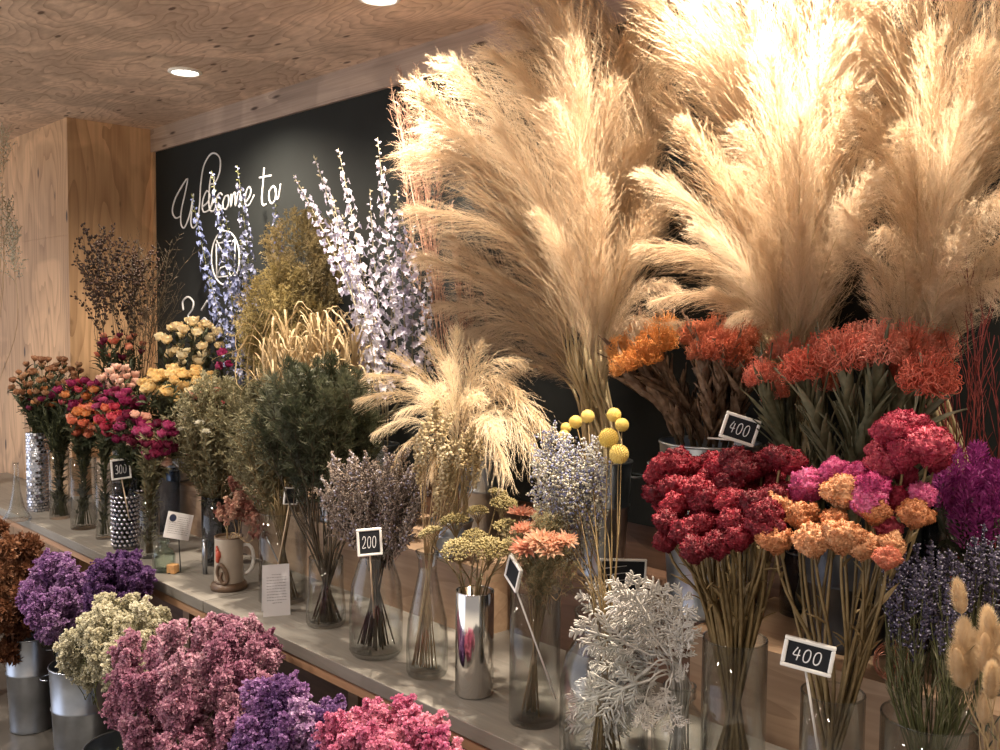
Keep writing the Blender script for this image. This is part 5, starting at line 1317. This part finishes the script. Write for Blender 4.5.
pampas([(905, 340, 880, 20, -.10, -.25), (910, 335, 915, -30, -.1, -.3), (920, 335, 965, -30, -.1, -.25), (925, 335, 1005, 10, -.1, -.3), (930, 340, 1035, 90, -.1, -.35), (935, 345, 1045, 170, -.15, -.38),
        (940, 348, 1045, 240, -.15, -.42, 2), (925, 345, 1030, 300, -.2, -.42, 2), (900, 340, 862, 110, -.15, -.42), (910, 340, 905, 130, -.2, -.46), (920, 340, 960, 120, -.2, -.46), (900, 345, 845, 210, -.2, -.44),
        (930, 345, 1000, 200, -.2, -.48), (905, 345, 885, 230, -.25, -.5), (925, 348, 960, 240, -.25, -.5), (915, 340, 935, 50, -.15, -.4), (905, 400, 870, 280, -.15, -.32), (920, 400, 915, 270, -.15, -.34), (935, 400, 965, 290, -.15, -.34), (925, 390, 1010, 250, -.12, -.3), (910, 380, 935, 170, -.08, -.12), (925, 380, 990, 130, -.08, -.14), (915, 390, 880, 180, -.12, -.2), (925, 380, 980, 60, -.1, -.36), (905, 375, 865, 20, -.07, -.1), (905, 380, 860, 250, -.08, -.16), (915, 375, 900, 70, -.07, -.1), (935, 375, 1020, 60, -.07, -.1), (930, 385, 985, 260, -.1, -.2)],
       BQ, 'tall cream pampas plume', 'in the right pampas cluster', 'right cluster of tall pampas plumes', seed=4)
pampas([(452, 440, 362, 398, -.40, -.56, 1), (450, 438, 372, 374, -.38, -.54, 1), (455, 435, 395, 356, -.36, -.48, 0), (460, 435, 430, 340, -.34, -.44, 0), (448, 442, 375, 432, -.42, -.58, 1), (450, 442, 392, 466, -.44, -.60, 1),
        (462, 438, 480, 345, -.32, -.40, 0), (465, 440, 545, 425, -.36, -.46, 1), (465, 442, 535, 455, -.38, -.50, 1), (460, 438, 515, 388, -.34, -.44, 1), (455, 440, 412, 380, -.42, -.60, 0), (458, 440, 448, 362, -.42, -.58, 0), (460, 440, 480, 395, -.42, -.58, 0), (450, 440, 400, 412, -.44, -.62, 1),
        (460, 450, 505, 470, -.44, -.60, 1), (455, 445, 425, 395, -.46, -.64, 0), (462, 445, 500, 430, -.46, -.62, 0), (452, 450, 430, 478, -.46, -.62, 1), (462, 440, 520, 360, -.32, -.38, 1), (456, 436, 456, 330, -.34, -.40, 0), (458, 442, 440, 385, -.48, -.64, 0)],
       BL, 'short pampas plume coloured lamp-lit cream', 'above the glass carafe', 'short pampas plumes above the carafe', meshes=PS, seed=5, pn='short_pampas_plume', sr=.003)

# ------------------------------------------------------------------ floor buckets in front of the shelf
def floorb(px, py, r1, h, label, r0=None, Y=None):
    p = onZ(px, py, 0) if Y is None else onY(px, py, Y)
    zinc_bucket('zinc_bucket', label, p.x, p.y, r0 or r1 * .84, r1, h, 0)
    return ves(p.x, p.y, 0, h, r1 * .75, r1 * .9)
F1 = floorb(32, 727, .086, .345, 'slim zinc bucket standing on the floor at the left')
p2 = onY(85, 700, -.97); F2b = floorb(85, 770, .105, .36, 'wide zinc bucket of cream statice on the floor')
p3 = onY(128, 745, -1.0)
zinc_bucket('zinc_bucket', 'large zinc bucket of pink statice at the lower edge', p3.x, -1.0, .10, .115, p3.z, 0); F3 = ves(p3.x, -1.0, 0, p3.z, .09, .10)
def hid(px, Y, h, label, r=.11):
    x = onY(px, 740, Y).x; zinc_bucket('zinc_bucket', label, x, Y, r * .84, r, h, 0); return ves(x, Y, 0, h, r * .8, r * .9)
F4 = hid(62, -.80, .34, 'zinc bucket of violet statice half under the shelf', .09)
F5 = hid(255, -.95, .30, 'zinc bucket of deep violet statice below the lower edge')
F6 = hid(395, -.95, .28, 'zinc bucket of hot pink statice below the lower edge')
F7 = hid(200, -.80, .30, 'zinc bucket of rosy statice half under the shelf', .10)
F0 = hid(-25, -1.0, .36, 'zinc bucket of brown hydrangea at the left edge', .09)
ST = variants(spray, ['p_violet', 'stem_green'], 5, 'flower_spray', L=.15, nb=15, ang=.5, nsub=3, leaf=lf_cup(.0046, .0075, 3, .0055), tw=.0010, curve=.3, start=.25, blen=.46, step=4)
def sta(m, s='stem_green'): return recol(ST, [m, s])
kw = dict(headname='flower_spray', hl=.11, upb=.9, stem_r=.002)
bunch('violet_statice', 'violet statice spray', 'behind the cream statice', 'statice', dome(58, 602, 38, 34, -.92, 26, 81, fd=.7, inner=.02), F4, sta('p_violet'), 'stem_green', size=1.0, **kw)
bunch('deep_violet_statice', 'deep violet statice spray', 'under the shelf edge', 'statice', dome(118, 594, 42, 26, -.86, 26, 82, fd=.6, inner=.02), F4, sta('p_deepviolet'), 'stem_green', size=1.0, **kw)
bunch('cream_statice', 'cream white statice spray', 'left of the pink statice', 'statice', dome(120, 650, 66, 38, -.98, 48, 83, fd=.7, inner=.02), F2b, sta('p_creamst'), 'stem_green', size=.9, **kw)
bunch('pink_statice', 'dusty pink statice spray', 'in the large zinc bucket', 'statice', dome(190, 712, 108, 68, -1.02, 70, 84, fd=.6, inner=.02), F3, sta('p_pinkst'), 'stem_green', size=.95, **kw)
bunch('rosy_statice', 'small rosy statice spray', 'under the shelf joint', 'statice', dome(240, 662, 56, 32, -.86, 26, 85, fd=.5), F7, sta('p_pinkst'), 'stem_dark', size=.85, **kw)
bunch('purple_statice', 'purple statice spray', 'at the lower edge', 'statice', dome(290, 748, 68, 44, -.98, 42, 86, fd=.7, inner=.02), F5, sta('p_violet') + sta('p_deepviolet'), 'stem_green', size=.95, **kw)
bunch('hot_pink_statice', 'hot pink statice spray', 'at the lower edge by the shelf', 'statice', dome(390, 764, 80, 34, -.95, 40, 87, fd=.6, inner=.02), F6, sta('p_pinkhot'), 'stem_green', size=.9, **kw)
HY = variants(spray, ['p_hydrangea', 'stem_dark'], 4, 'flower_spray', L=.11, nb=14, ang=.9, nsub=3, leaf=lf_blade(.022, .016, 3, 0, 1.3), tw=.001, curve=.2, start=.4, blen=.55, step=3)
bunch('brown_hydrangea', 'crumpled brown dried hydrangea', 'at the left edge', 'dried hydrangea', dome(8, 590, 34, 62, -1.0, 26, 88, fd=.7), F0, HY, 'stem_dark', hl=.07, headname='flower_spray', upb=.5)
# pale wisps at the left edge, from a tall vase on the shelf end
wv = onY(-12, 500, -.60); wz = ves(wv.x, -.60, SHELF, SHELF + .3, .04, .04)
glass_vase('glass_cylinder', 'clear glass cylinder at the shelf end outside the left edge', wv.x, -.60, .045, .30)
ws = variants(spray, ['p_white', 'p_button'], 3, 'flower_spray', L=.30, nb=14, ang=.4, nsub=2, leaf=lf_bud(.0035, 1.2, 1, 0), tw=.0007, curve=.2, start=.2, blen=.4)
bunch('pale_wisp', 'pale wispy dried grass spray', 'at the left edge before the column', 'dried grass', at([(4, 140), (-2, 180), (8, 215), (14, 240), (-6, 150)], -.6, .05, 7), wz, ws, 'stem_tan', hl=.26, headname='flower_spray')
bpy.context.view_layer.update()
